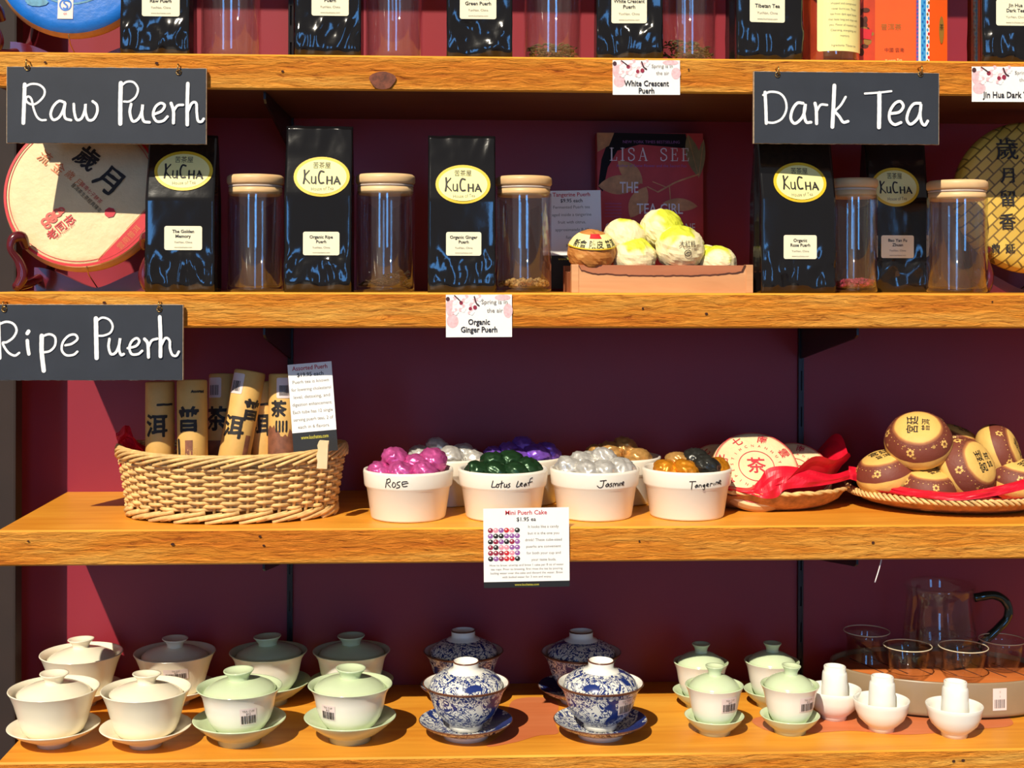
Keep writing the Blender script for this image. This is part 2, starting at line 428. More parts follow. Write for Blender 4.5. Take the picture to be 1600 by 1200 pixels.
m['seal'] = mat('translucent_seal_ring', c(215, 196, 180), 0.3, vary=0)
m['leafdry'] = mat('dry_tea_leaf', c(120, 98, 58), 0.8, vary=0.35, vscale=300)
m['leafdark'] = mat('dark_tea_leaf', c(74, 50, 34), 0.8, vary=0.3, vscale=300)
m['leafgold'] = mat('golden_tea_chips', c(196, 150, 84), 0.7, vary=0.35, vscale=300)
m['leafrose'] = mat('rosebud_tea', c(176, 56, 76), 0.8, vary=0.35, vscale=300)
m['stand'] = mat('dark_red_lacquer', c(92, 22, 30), 0.22, coat=0.5, vary=0.08)
m['cakepaper'] = mat('cake_wrap_paper', c(232, 208, 160), 0.6, vary=0.05, vscale=25, bump=0.65, bscale=36, bdist=0.004)
m['cakeside'] = mat('cake_side_paper', c(196, 150, 96), 0.7, vary=0.12)
m['redband'] = mat('red_print_band', c(205, 36, 44), 0.55, vary=0.05)
m['orangeink'] = mat('orange_ink', c(214, 120, 70), 0.6, vary=0)
m['blue'] = mat('blue_cake_wrap', c(20, 112, 205), 0.4, vary=0.07, vscale=30, bump=0.3, bscale=40, bdist=0.004)
m['bluelight'] = mat('pale_blue_print', c(84, 150, 180), 0.5, vary=0.2, vscale=120)
m['weave'] = woven_leaf()
m['orangebox'] = mat('orange_carton', c(240, 92, 22), 0.45, vary=0.02)
m['orangedark'] = mat('dark_orange_print', c(200, 62, 20), 0.5, vary=0.1)
m['violet'] = mat('violet_print', c(150, 90, 160), 0.5, vary=0)
m['sky'] = mat('sky_blue_print', c(70, 165, 225), 0.5, vary=0)
m['olive'] = mat('olive_print', c(150, 110, 40), 0.5, vary=0)
m['bookred'] = mat('maroon_book_cover', c(200, 74, 76), 0.6, spec=0.25, vary=0.1, vscale=14)
m['bookdark'] = mat('dark_book_print', c(30, 24, 28), 0.7, spec=0.2, vary=0)
m['booktan'] = mat('tan_leaf_print', c(206, 146, 94), 0.6, vary=0.15, vscale=60)
m['bookgreen'] = mat('olive_leaf_print', c(140, 128, 86), 0.6, vary=0.12, vscale=60)
m['pages'] = mat('book_pages', c(225, 215, 195), 0.8, vary=0.1, vscale=300)
m['crate'] = wood_smooth('pale_crate_wood', c(186, 130, 84), c(206, 150, 102), c(218, 166, 118), 6, 60, 0.55)
m['cratein'] = wood_smooth('inner_crate_wood', c(168, 98, 64), c(178, 108, 72), c(188, 118, 80), 6, 60, 0.55)
m['barkedge'] = mat('bark_edge', c(84, 44, 30), 0.8, vary=0.2)
m['tang'] = wrap_paper('tangerine_tissue', c(240, 226, 178), c(208, 212, 56), 0.58)
m['tangor'] = wrap_paper('orange_tangerine_wrap', c(220, 160, 86), c(196, 128, 60), 0.5)
m['wicker'] = mat('willow_wicker', c(230, 188, 122), 0.5, spec=0.35, vary=0.16, vscale=90)
m['kraft'] = mat('kraft_tube_paper', c(226, 178, 98), 0.55, vary=0.05, vscale=60)
m['brownprint'] = mat('brown_print', c(138, 84, 58), 0.6, vary=0.2, vscale=80)
m['tissue'] = mat('red_tissue', c(215, 16, 44), 0.45, vary=0.08, vscale=40, bump=0.2, bscale=60)
m['peg'] = wood_smooth('clothes_peg_wood', c(224, 196, 146), c(234, 208, 160), c(242, 220, 176), 30, 30)
m['ramekin'] = mat('white_stoneware', c(244, 236, 220), 0.28, vary=0.01)
for k, col in (('fpink', c(224, 96, 168)), ('fsilver', c(226, 222, 214)), ('fpurple', c(146, 96, 216)), ('fgreen', c(40, 74, 44)), ('fgold', c(222, 168, 96)), ('forange', c(236, 150, 36)), ('fdark', c(58, 58, 54)), ('fwhite', c(236, 234, 226))):
    m[k] = foil(k[1:]+'_foil', col)
m['bun'] = tea_bun()
m['weavebrown'] = mat('rattan_bowl', c(190, 130, 76), 0.55, vary=0.2, vscale=90, bump=0.5, bscale=130, bdist=0.003)
m['salmon'] = mat('salmon_print', c(226, 98, 84), 0.6, vary=0)
m['whiteglaze'] = mat('ivory_glaze', c(242, 232, 206), 0.2, vary=0.01)
m['greenglaze'] = mat('celadon_glaze', c(202, 217, 178), 0.16, vary=0.02)
m['celadon'] = celadon()
m['porc'] = mat('white_porcelain', c(240, 238, 228), 0.16, vary=0.01)
m['bw'] = blue_white()
m['brownrim'] = mat('brown_rim_glaze', c(104, 62, 44), 0.3, vary=0.15, vscale=200)
m['sticker'] = mat('price_sticker', c(232, 214, 208), 0.5, vary=0)
m['tray'] = mat('taupe_tray_lacquer', c(150, 128, 100), 0.32, vary=0.03)
m['traywood'] = wood_smooth('orange_tray_wood', c(176, 92, 40), c(194, 106, 50), c(206, 122, 62), 8, 40)
m['handle'] = mat('dark_green_glass', c(14, 40, 32), 0.1, coat=0.6, vary=0)
m['jug'] = glass('thin_jug_glass', (0.985, 0.98, 0.98, 1), 0.03, 0.4, 3.5)

# ---------------------------------------------------------------- the setting
XL, XR = at(-3, 0, SH[3]).x, 0.95
mb = MB(); mb.box(-2.2, 2.2, DEPTH, DEPTH+0.05, 0, 3.2); mb.build('wall_back', m['wall'])['kind'] = 'structure'
mb = MB(); mb.box(-2.2, 2.2, -4.0, DEPTH, -0.05, 0); mb.build('floor', m['floor'])['kind'] = 'structure'
pr = W(25, 700, 0.179).x
mb = MB(); mb.box(pr-0.09, pr, 0.179, 0.205, 0, 2.9, 0, 0.003); mb.build('trim_1', m['post'])['kind'] = 'structure'
for i, (wx, txt) in enumerate(((454, 'left'), (1250, 'right'))):
    X = W(wx, 700, DEPTH).x
    t = thing('slotted_wall_track', f'black slotted metal shelf track on the maroon wall, the {txt} one of two', 'shelf track', (X, DEPTH, 0.3))
    mb = MB(); mb.box(-0.0035, -0.0012, -0.006, 0, 0, 2.1); mb.box(0.0012, 0.0035, -0.006, 0, 0, 2.1); mb.box(-0.0035, 0.0035, -0.002, 0, 0, 2.1)
    for k in range(44): mb.box(-0.0012, 0.0012, -0.0055, -0.002, 0.02+k*0.048, 0.042+k*0.048)
    mb.build('track', m['blackmetal'], t)
STAIN = [[(800, 1096), (850, 1090), (872, 1100), (868, 1130), (872, 1146), (840, 1150), (805, 1160), (760, 1166), (790, 1140)],
         [(1180, 1122), (1290, 1112), (1420, 1108), (1540, 1104), (1572, 1118), (1580, 1134), (1520, 1140), (1460, 1146), (1400, 1148), (1330, 1142), (1260, 1146), (1200, 1142)]]
def spline3(q):
    n = len(q); P = [q[-1]]+q+[q[0], q[1]]; out = []
    for i in range(1, n+1):
        for k in range(6):
            t = k/6; p0, p1, p2, p3 = P[i-1], P[i], P[i+1], P[i+2]
            out.append(0.5*((2*p1)+(p2-p0)*t+(2*p0-5*p1+4*p2-p3)*t*t+(3*p1-p0-3*p2+p3)*t**3))
    return out
def shelf(n, ztop, label):
    o = thing('shelf_board', label, 'shelf', (0, 0, ztop))
    mb = MB(); e = 0.002
    # planed board with eased front arris; the front face is rough sawn
    mb.add([(XL, e, 0), (XR, e, 0), (XR, DEPTH-0.0005, 0), (XL, DEPTH-0.0005, 0), (XL, e, -THICK), (XR, e, -THICK), (XR, DEPTH-0.0005, -THICK), (XL, DEPTH-0.0005, -THICK)],
           [(0, 1, 2, 3), (0, 3, 7, 4), (1, 5, 6, 2), (2, 6, 7, 3)], 0, False)
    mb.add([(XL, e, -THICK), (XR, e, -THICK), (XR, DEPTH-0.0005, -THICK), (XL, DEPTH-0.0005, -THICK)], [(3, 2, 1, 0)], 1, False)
    if n == 4:
        for pts in STAIN:
            q = [WZ(px, py, ztop) for px, py in pts]; mb.add([(p.x, p.y, .0003) for p in spline3(q)], [tuple(range(len(q)*6))], 2, False)
    mb.add([(XL, e, 0), (XR, e, 0), (XR, 0, -e), (XL, 0, -e), (XR, 0, -THICK+e), (XL, 0, -THICK+e), (XR, e, -THICK), (XL, e, -THICK)],
           [(0, 3, 2, 1), (5, 7, 6, 4)], 0, False)
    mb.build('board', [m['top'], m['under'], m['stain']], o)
    fb = MB(); nu, nv = 420, 12
    def face(u, v):
        x, z = XL+(XR-XL)*u, -e-(THICK-2*e)*v
        edge = min(v, 1-v)*6; edge = min(1, edge)
        a = nz(x*30+n*9, z*330, n)+0.6*nz(x*75, z*700, n*3)
        return (x, -0.0002-0.0009*max(0, a)*edge, z)
    fb.grid(face, nu, nv, 0, False)
    rr = random.Random(n)
    for k in range(7):
        x, z, r = rr.uniform(-0.55, 0.6), rr.uniform(-0.03, -0.008), rr.uniform(0.0008, 0.0016)
        fb.flat(disc2(x, z, r*1.4, r), XZ(-0.0018), 1)
    if n == 1:
        p = W(598, 126, 0); fb.flat(([(p.x+0.0145*math.cos(a)*(1+0.12*math.sin(3*a)), p.z-ztop+0.010*math.sin(a)) for a in [2*pi*k/24 for k in range(24)]], [tuple(range(24))]), XZ(-0.0024), 2)
    fb.build('rough_front_face', [m['rough'], m['hole'], m['knot']], o)
    return o
shelf(1, SH[1], 'rough-fronted wooden shelf along the top, with a dark knot, Raw Puerh sign hanging on it')
shelf(2, SH[2], 'rough-fronted wooden shelf carrying the crate of tangerines and book, second from top')
shelf(3, SH[3], 'rough-fronted wooden shelf carrying the wicker basket and white ramekins')
shelf(4, SH[4], 'lowest wooden shelf carrying the rows of lidded teacups')
z0 = W(800, -427, 0).z  # unseen shelf added for shading, height set by its shadow edge on the wall
shelf(0, z0+THICK, 'unseen wooden shelf above the picture, added to cast shade on the wall')
# shelf brackets: flat knife plates, deep at the wall, thin at the tip
names = {1: 'top shelf with the knot', 2: 'shelf of tangerines and jars', 3: 'shelf of ramekins', 4: 'shelf of teacups'}
for n in (1, 2, 3, 4):
    for wx, s in ((454, 'left'), (1250, 'right')):
        X = W(wx, 700, DEPTH).x
        t = thing('shelf_bracket', f'black triangular metal bracket under the {names[n]}, {s} side', 'bracket', (X, 0, SH[n]-THICK))
        pts = [(0.016, 0), (0.0155, -0.0085), (0.024, -0.0125), (0.262, -0.05 if n != 1 else -0.045), (0.262, 0)]
        mb = MB(); mb.add([(-0.0013, y, z) for y, z in pts]+[(0.0013, y, z) for y, z in pts], [(0, 1, 2, 3, 4), (9, 8, 7, 6, 5)]+[(i, 5+i, 5+(i+1) % 5, (i+1) % 5) for i in range(5)], 0, False)
        mb.build('plate', m['blackmetal'], t)
# ---------------------------------------------------------------- hanging chalk signs
def sign(x0, x1, y0, y1, strokes, zx, zy, label, hooks, shelf_n):
    Y = -0.008
    A, B = W(x0, y0, Y), W(x1, y1, Y); w, h = B.x-A.x, A.z-B.z
    t = thing('hanging_sign', label, 'sign', (A.x, Y, B.z))
    mb = MB(); r = random.Random(int(x1))
    n = 60; pts = [(w*i/n, h-(0.0006*r.random())) for i in range(n+1)]+[(w-w*i/n, 0.0006*r.random()) for i in range(n+1)]
    mb.prism(pts, -0.0002, 0.0045, 1); mb.prism([(min(max(x, 0.0007), w-0.0007), min(max(z, 0.0008), h-0.0008)) for x, z in pts], -0.0009, -0.0003, 0)
    mb.build('board', [m['slate'], m['rawedge']], t)
    k = w/(x1-x0)
    lt = MB()
    for si, (pts_, wd_) in enumerate(strokes):
        q = [((zx+p[0]/4-x0)*k, h-(zy+p[1]/4-y0)*k) for p in pts_]
        lt.flat(stroke2(q, wd_/4*k, 8, 0.03), XZ(-0.0011-.00012*si), 0, 2e-6)
    lt.build('chalk_lettering', m['chalk'], t)
    for hx, hy in hooks:
        p = W(hx, hy, 0); x = p.x-A.x; zt = p.z-B.z
        hb = MB(); hb.tube([(x, 0.010, zt), (x, 0.0, zt), (x, -0.0055, zt+0.0005), (x, -0.0065, zt-0.004), (x, -0.0035, zt-0.0085), (x, 0.001, zt-0.0085)], 0.0008, 8, 0)
        hb.tube([(x+0.0028*math.cos(a), -0.0013, zt-0.0078+0.0028*math.sin(a)) for a in [2*pi*i/14 for i in range(14)]], 0.0007, 6, 0, True)
        hb.build('hook', m['brass'], t)
raw = [([(156, 528), (152, 650), (148, 772)], 24), ([(150, 548), (195, 526), (245, 530), (278, 560), (275, 600), (240, 640), (205, 655), (172, 640), (165, 615), (182, 605), (200, 625), (212, 680), (232, 730), (258, 752), (288, 752)], 14),
 ([(405, 640), (370, 632), (335, 665), (318, 715), (335, 750), (370, 735), (395, 690), (408, 645), (402, 700), (410, 740), (445, 752)], 17), ([(462, 650), (465, 700), (480, 748), (510, 740), (530, 690), (535, 650), (535, 700), (552, 748), (585, 745), (608, 700), (605, 655), (580, 632)], 17),
 ([(755, 515), (752, 640), (752, 772)], 27), ([(750, 540), (790, 508), (835, 510), (862, 550), (848, 600), (810, 630), (775, 632)], 14), ([(820, 648), (812, 700), (830, 755), (865, 740), (888, 690), (892, 650), (888, 710), (900, 755), (935, 762)], 18),
 ([(965, 710), (1010, 690), (1030, 655), (1005, 640), (972, 665), (958, 715), (980, 755), (1020, 752), (1048, 725)], 17), ([(1070, 640), (1085, 690), (1085, 765)], 20), ([(1085, 690), (1110, 655), (1145, 650)], 16), ([(1175, 515), (1172, 640), (1172, 775)], 23), ([(1172, 700), (1200, 640), (1228, 640), (1232, 700), (1240, 750), (1262, 755), (1275, 738)], 17)]
dark = [([(-20, 575), (-15, 670), (-12, 765)], 20), ([(-32, 592), (10, 572), (70, 580), (105, 620), (112, 680), (85, 735), (40, 760), (0, 760), (-15, 750)], 14), ([(215, 640), (180, 640), (150, 680), (140, 735), (165, 765), (205, 735), (225, 690), (230, 645), (222, 700), (235, 755), (265, 757)], 18),
 ([(290, 640), (298, 680), (300, 765)], 20), ([(300, 690), (325, 650), (365, 650)], 15), ([(410, 530), (405, 650), (398, 785)], 24), ([(480, 600), (450, 650), (410, 690)], 15), ([(412, 690), (440, 720), (465, 755), (495, 750)], 18),
 ([(600, 578), (680, 572), (765, 562)], 13), ([(690, 575), (690, 680), (688, 785)], 26), ([(765, 700), (815, 690), (840, 655), (820, 625), (785, 640), (755, 690), (755, 740), (785, 768), (825, 755)], 18),
 ([(945, 635), (905, 640), (875, 680), (862, 735), (885, 765), (925, 735), (945, 690), (950, 640), (945, 705), (955, 755), (975, 770), (992, 745)], 18)]
ripe = [([(-8, 215), (-5, 330), (0, 440)], 24), ([(-10, 230), (40, 212), (85, 225), (105, 265), (85, 310), (45, 340), (20, 345), (35, 380), (60, 410), (95, 425), (122, 408)], 15), ([(172, 330), (175, 370), (182, 415)], 22), ([(180, 272), (172, 285)], 24),
 ([(262, 300), (262, 400), (275, 520)], 28), ([(262, 305), (310, 290), (345, 310), (345, 360), (315, 395), (275, 405)], 15), ([(410, 360), (450, 350), (485, 320), (470, 293), (430, 300), (395, 340), (388, 390), (415, 422), (460, 420), (485, 400)], 15),
 ([(600, 190), (602, 300), (605, 440)], 28), ([(600, 210), (640, 185), (685, 200), (705, 240), (690, 280), (650, 298), (620, 300)], 14), ([(685, 320), (680, 370), (695, 415), (725, 405), (745, 360), (752, 315), (745, 380), (758, 420), (775, 415)], 17),
 ([(800, 378), (850, 365), (872, 335), (855, 315), (825, 335), (810, 375), (825, 415), (865, 415), (890, 395)], 16), ([(905, 320), (925, 350), (930, 435)], 20), ([(930, 370), (950, 330), (985, 318)], 16), ([(1000, 180), (1005, 300), (1005, 430)], 24), ([(1005, 370), (1035, 315), (1062, 330), (1065, 380), (1080, 420), (1105, 425), (1120, 400)], 16)]
sign(10.5, 322.5, 103.5, 226, raw, 0, 0, 'black chalkboard sign lettered Raw Puerh hanging from the top shelf', ((47, 97), (282, 104)), 1)
sign(1177.5, 1467, 111, 226.5, dark, 1200, 0, 'black chalkboard sign lettered Dark Tea hanging from the top shelf', ((1212, 108), (1434, 107)), 1)
sign(-22, 286, 475, 594.5, ripe, 0, 450, 'black chalkboard sign lettered Ripe Puerh hanging above the wicker basket', ((11, 472), (252, 472)), 2)

# ---------------------------------------------------------------- serif lettering drawn with strokes (em box 0..w, 0..1)
SER = {'L': (0.62, [((.16, 0), (.16, 1), .12), ((.02, 0), (.6, 0), .05), ((.58, 0), (.6, .26), .05), ((.02, 1), (.32, 1), .05)]),
 'I': (0.34, [((.17, 0), (.17, 1), .12), ((.02, 0), (.32, 0), .05), ((.02, 1), (.32, 1), .05)]),
 'S': (0.58, [((.5, .78), (.48, .93), (.28, 1), (.08, .9), (.08, .7), (.28, .54), (.5, .4), (.52, .16), (.3, 0), (.08, .06), (.05, .25), .09)]),
 'A': (0.78, [((.1, 0), (.38, 1), .05), ((.38, 1), (.68, 0), .12), ((.2, .34), (.54, .34), .05), ((0, 0), (.22, 0), .05), ((.54, 0), (.78, 0), .05)]),
 'E': (0.64, [((.16, 0), (.16, 1), .12), ((.02, 0), (.58, 0), .05), ((.02, 1), (.56, 1), .05), ((.16, .52), (.44, .52), .05), ((.56, 0), (.6, .24), .05), ((.55, 1), (.56, .78), .05), ((.44, .42), (.44, .62), .05)]),
 ' ': (0.5, [])}
def serif2(t, h, gap=0.22):
    x, out = 0, []
    for ch in t:
        w, st = SER[ch]
        for s_ in st: out.append(xf2(stroke2(s_[:-1], s_[-1], 6), h, h, x*h, 0))
        x += w+gap
    return join2(out), x*h
KU = [([(295, 258), (298, 300), (292, 345)], 9), ([(325, 260), (299, 302), (330, 345)], 6), ([(342, 300), (342, 335), (352, 344), (365, 335), (367, 300)], 6), ([(367, 300), (369, 346)], 7), ([(418, 268), (398, 264), (387, 290), (388, 322), (398, 342), (418, 340)], 8),
      ([(440, 300), (440, 346)], 8), ([(470, 300), (470, 346)], 8), ([(440, 323), (470, 323)], 5), ([(484, 346), (503, 302)], 6), ([(501, 302), (521, 346)], 9), ([(491, 332), (514, 332)], 5)]
ku2 = join2([stroke2([((x-405)/178, (300-y)/178) for x, y in p], w*1.35/178, 5) for p, w in KU])

# ---------------------------------------------------------------- black pouches
def pouch(px0, px1, pbot, ptop, Y, n, label, oval=None, prod=None, lines=(), d=0.046, seed=1, flare=0.0, lean=0.0, turn=0.0):
    """px0..px1: left and right edge in the photograph, Y: depth of the front"""
    zb = SH[n]; C0 = at((px0+px1)/2, Y+d/2, zb)
    s = mpp(Y, (px0+px1)/2); w = (px1-px0)*s; h = (pbot-ptop)*s
    t = thing('tea_pouch', label, 'tea pouch', C0, (0, 0, turn))
    t.location.z = zb
    def loc(px, py): p = W(px, py, Y); return p.x-C0.x, p.z-zb
    marks = []
    if oval: ox, oz = loc(oval[0], oval[1]); marks.append((ox, oz, oval[2]*s/2, oval[3]*s/2))
    if prod: qx, qz = loc(prod[0], prod[1]); marks.append((qx, qz, prod[2]*s/2, prod[3]*s/2))
    def mask(x, z):
        k = 1.0
        for a, b, rx, rz in marks:
            e = max(abs(x-a)/(rx*1.05), abs(z-b)/(rz*1.05)); k = min(k, min(1, max(0.06, (e-0.95)*3)))
        return k
    def dep(t_): return (0.9+2*t_ if t_ < .05 else 1.0 if t_ < .58 else 1-(t_-.58)/.42*0.93)*d/2
    def crumple(x, z):
        t_ = z/h; a = 0.0050 if t_ < 0.17 else 0.0050-(min(t_, .30)-.17)/.13*0.0046
        v = (1-2.2*abs(nz(x*32+seed*7, z*18, seed)))*0.75+(1-2.2*abs(nz(x*62, z*36+seed*3, seed*2)))*0.4+0.5*nz(x*14, z*9, seed*5)
        if t_ > .80: a += (t_-.80)/.2*.0016
        return a*v*min(1, t_*14+0.25)
    def yf(x, z): return -dep(z/h)*(0.96+0.04*(1-(2*x/w)**4))-crumple(x, z)*mask(x, z)
    sec = [(-1+2*i/26, -1) for i in range(27)]+[(1, y) for y in (-.6, -.25, 0, .25, .6)]+[(1-2*i/14, 1) for i in range(15)]+[(-1, y) for y in (.6, .25, 0, -.25, -.6)]
    ns, nv = len(sec), 46; vs, fs = [], []
    for j in range(nv):
        t_ = j/(nv-1); z = h*t_
        for a, b in sec:
            x = a*w/2*(1-0.02*abs(nz(z*25, seed))+flare*(1-t_)**2)
            if abs(a) == 1 and abs(b) < 1: x *= 1-0.16*(1-abs(b))*min(1, dep(t_)/d*2.2)
            if b == -1: y = yf(x, z)
            elif b == 1: y = dep(t_)*0.95+crumple(x+.3, z)*.5
            else: y = b*dep(t_)*0.9
            zz = z+(0.0012*nz(x*60, seed) if j == nv-1 else 0)
            vs.append((x, y+lean*t_*h, zz))
    for j in range(nv-1):
        for i in range(ns): fs.append((j*ns+i, j*ns+(i+1) % ns, (j+1)*ns+(i+1) % ns, (j+1)*ns+i))
    fs += [tuple(range(ns))[::-1], tuple(range((nv-1)*ns, nv*ns))]
    mb = MB(); mb.add(vs, fs, 0, True); mb.build('pouch_body', m['bag'], t)
    def on(e): return lambda u, v: Vector((u, yf(u, v)-e+lean*v, v))
    if oval:
        a, b, rx, rz = marks[0]; mb = MB()
        mb.flat(disc2(a, b, rx, rz, 40), on(.0010), 0); mb.flat(disc2(a, b, rx*0.89, rz*0.86, 40), on(.0013), 1)
        mb.flat(xf2(ku2, rx, rx*0.98, a, b), on(.0016), 2, 2e-6)
        mb.flat(text2('苦茶屋', rz*0.24, a, b+rz*0.56, rx*0.62), on(.0016), 2); mb.flat(text2('House of Tea', rz*0.17, a+rx*0.04, b-rz*0.60, rx*0.8, rot=0.04), on(.0016), 3)
        mb.build('oval_brand_label', [m['gold'], m['cream'], m['ink'], m['greyink']], t)
    if prod:
        a, b, rx, rz = marks[-1]; mb = MB()
        mb.flat(rrect2(a, b, rx*2, rz*2, rx*0.12), on(.0010), 0)
        ys = (0.56, 0.16) if len(lines) > 1 else (0.35,)
        for ln, y in zip(lines, ys): mb.flat(text2(ln, rz*0.26, a, b+rz*y, rx*1.75, bold=0.02), on(.0014), 1)
        mb.flat(text2('YunNan, China', rz*0.17, a, b-rz*0.34, rx*1.3), on(.0014), 2); mb.flat(text2('www.kuchatea.com', rz*0.13, a, b-rz*0.76, rx*1.5), on(.0014), 2)
        mb.build('product_label', [m['label'], m['ink'], m['greyink']], t)
    return t

# ---------------------------------------------------------------- glass jars with bamboo lids
def jar(pxc, halfw, pbot, plid, Y, n, label, lid=True, paper=None):
    """Y: depth of the jar's axis"""
    s = mpp(Y, pxc); R = halfw*s; zb = SH[n]; C0 = at(pxc, Y, zb)
    h = (pbot-plid)*s
    t = thing('glass_jar', label, 'jar', C0)
    hl = h-0.020 if lid else h
    mb = MB(); th = 0.0017
    mb.lathe([(0.0005, 0.0005), (R-.004, 0.0002), (R-.001, .0016), (R-.0004, .004), (R-.0004, hl-.003), (R-.0008, hl), (R-th, hl), (R-th-.0003, hl-.004), (R-th-.0003, .008), (R-.006, .0055), (.0005, .005)], 72)
    mb.build('glass_body', m['glass'], t)
    if lid:
        lb = MB(); lb.lathe([(.0005, h), (R-.003, h), (R-.0005, h-.0018), (R, h-.004), (R, h-.009), (R-.0016, h-.0112), (R-.004, h-.0115), (R-.004, h-.0142), (R-.0022, h-.0148), (R-.0022, h-.0215), (R-.005, h-.0235), (.0005, h-.0235)], 64)
        lb.build('wooden_lid', m['bamboo'], t)
        sr = MB(); sr.lathe([(R-.004, h-.0116), (R-.0018, h-.0122), (R-.0018, h-.0136), (R-.004, h-.0143)], 48); sr.build('seal_ring', m['seal'], t)
    if paper:
        x0, x1, y1, lines = paper
        a0 = math.asin(max(-1, min(1, (x0-pxc)/halfw))); a1 = math.asin(max(-1, min(1, (x1-pxc)/halfw)))
        zl = (pbot-y1)*s; top = h*0.9; pb = MB(); f = cyl(R+.0006); u0, u1 = a0*R, a1*R
        pb.flat(rrect2((u0+u1)/2, (zl+top)/2, u1-u0, top-zl, .003, 16), f, 0); f2 = cyl(R+.0009)
        for k, ln in enumerate(lines): pb.flat(text2(ln, .0024, (u0+u1)/2, zl+.0065+.0062*k+(.005 if k else 0), (u1-u0)*.88), f2, 1)
        pb.build('paper_label', [m['cream'], m['greyink']], t)
    return t, C0, R
def heap(C0, R, hgt, mt, label, kind='leaf', cnt=150, side=0.0, seed=3):
    """loose tea lying in a jar, uncountable"""
    r = random.Random(seed); mb = MB()
    for k in range(cnt):
        a, q = r.uniform(0, 2*pi), math.sqrt(r.random())*(R-.0055)
        x, y = q*math.cos(a), q*math.sin(a)
        top = hgt*(1+side*x/R)*(1-.5*(q/R)**2)
        z = .0066+r.uniform(0, max(.001, top-.002))
        if kind == 'leaf':
            L_ = r.uniform(.006, .013); th = r.uniform(0, pi); el = r.uniform(-.5, .5)
            dv = Vector((math.cos(th)*math.cos(el), math.sin(th)*math.cos(el), math.sin(el)*.7))*L_/2; P = Vector((x, y, z+.002)); bend = Vector((r.uniform(-1, 1), r.uniform(-1, 1), r.uniform(0, 1)))*L_*.2
            pts = [P-dv, P+bend, P+dv]; lim = R-.0035
            pts = [Vector((p.x*min(1, lim/max(1e-6, math.hypot(p.x, p.y))), p.y*min(1, lim/max(1e-6, math.hypot(p.x, p.y))), max(.0066, p.z))) for p in pts]
            mb.tube(spline(pts, 3), [.0004, .0007, .0010, .0011, .0010, .0007, .0004][:len(spline(pts, 3))], 5)
        else:
            sz = r.uniform(.0022, .004); b = bmesh.new(); bmesh.ops.create_icosphere(b, subdivisions=1, radius=sz)
            lim = (R-.003-sz)/max(1e-6, q); lim = min(1, lim)
            mb.add([(v.co.x*r.uniform(.7, 1.2)+x*lim, v.co.y*r.uniform(.7, 1.2)+y*lim, max(.0062, v.co.z*r.uniform(.5, 1)+z+sz*.5)) for v in b.verts], [[v.index for v in f.verts] for f in b.faces], 0, False); b.free()
    o = mb.build('loose_tea', mt); o.location = C0
    return tag(o, label, 'tea leaves', kind='stuff')

# ---------------------------------------------------------------- upright tea cakes on stands
def stand(C0, w, label, hgt=0.055, front=0.045):
    """lacquered two-prong plate stand; C0 on the shelf, at the cake's lower front"""
    t = thing('plate_stand', label, 'display stand', C0)
    for sgn in (-1, 1):
        x = sgn*w; mb = MB()
        pr = [(x*1.08, -front, 0.004), (x*1.0, -front+.004, 0.018), (x*1.05, -front+.002, .034), (x*1.16, -front-.004, .048), (x*1.13, -front-.002, hgt+.004), (x*1.02, -front+.004, hgt+.006), (x*.98, -front+.012, hgt-.006)]
        mb.tube(spline(pr, 5), [.0052+.0012*math.sin(i*.33) for i in range(len(spline(pr, 5)))], 10)
        mb.tube(spline([(x*1.08, -front, .006), (x*1.0, 0.0, .012), (x*.9, .05, .03), (x*.85, .075, .08)], 5), .0055, 10)
        mb.build('curved_prong', m['stand'], t)
    mb = MB(); n = 24; pts = [(-w*1.05+2.1*w*i/n, .004+.024*abs(math.cos(pi*i/n))**1.5) for i in range(n+1)]
    mb.prism([(-w*1.05, 0)]+pts+[(w*1.05, 0)], .012, .022); mb.build('cross_rail', m['stand'], t)
    mb = MB(); mb.tube([(0, .02, .004), (0, -.02, .02), (0, -.028, .03)], .0007, 6); mb.build('wire_stay', m['brass'], t)
    return t
def disc_cake(name, label, C, R, thick, tilt, mats, decals, turn=0.0, group=None, cat='tea cake'):
    """C: centre of front face; local x right, z up the face, y into the cake"""
    t = thing(name, label, cat, C, (tilt, 0, turn), group)
    mb = MB()
    def fy(r): return 0.004*(r/R)**3
    prof = [(0.0005, 0)]+[(R*q, -fy(R*q)) for q in (.25, .5, .7, .84, .92)]+[(R*.965, -.0075), (R*.99, -.012), (R, -.0165), (R*.985, -thick), (R*.9, -thick-.004), (.0005, -thick-.002)]
    mb.M = Matrix.Rotation(pi/2, 4, 'X')                      # lathe axis z -> -y
    mb.lathe(prof[:7], 72, 0, True); mb.lathe(prof[6:], 72, 1, True)
    mb.M = Matrix.Identity(4)
    on = lambda e: (lambda u, v: Vector((u, fy(min(R, math.hypot(u, v)))-e, v)))
    for vf, k, e in decals: mb.flat(vf, on(e), k)
    mb.build('wrapped_cake', mats, t)
    return t

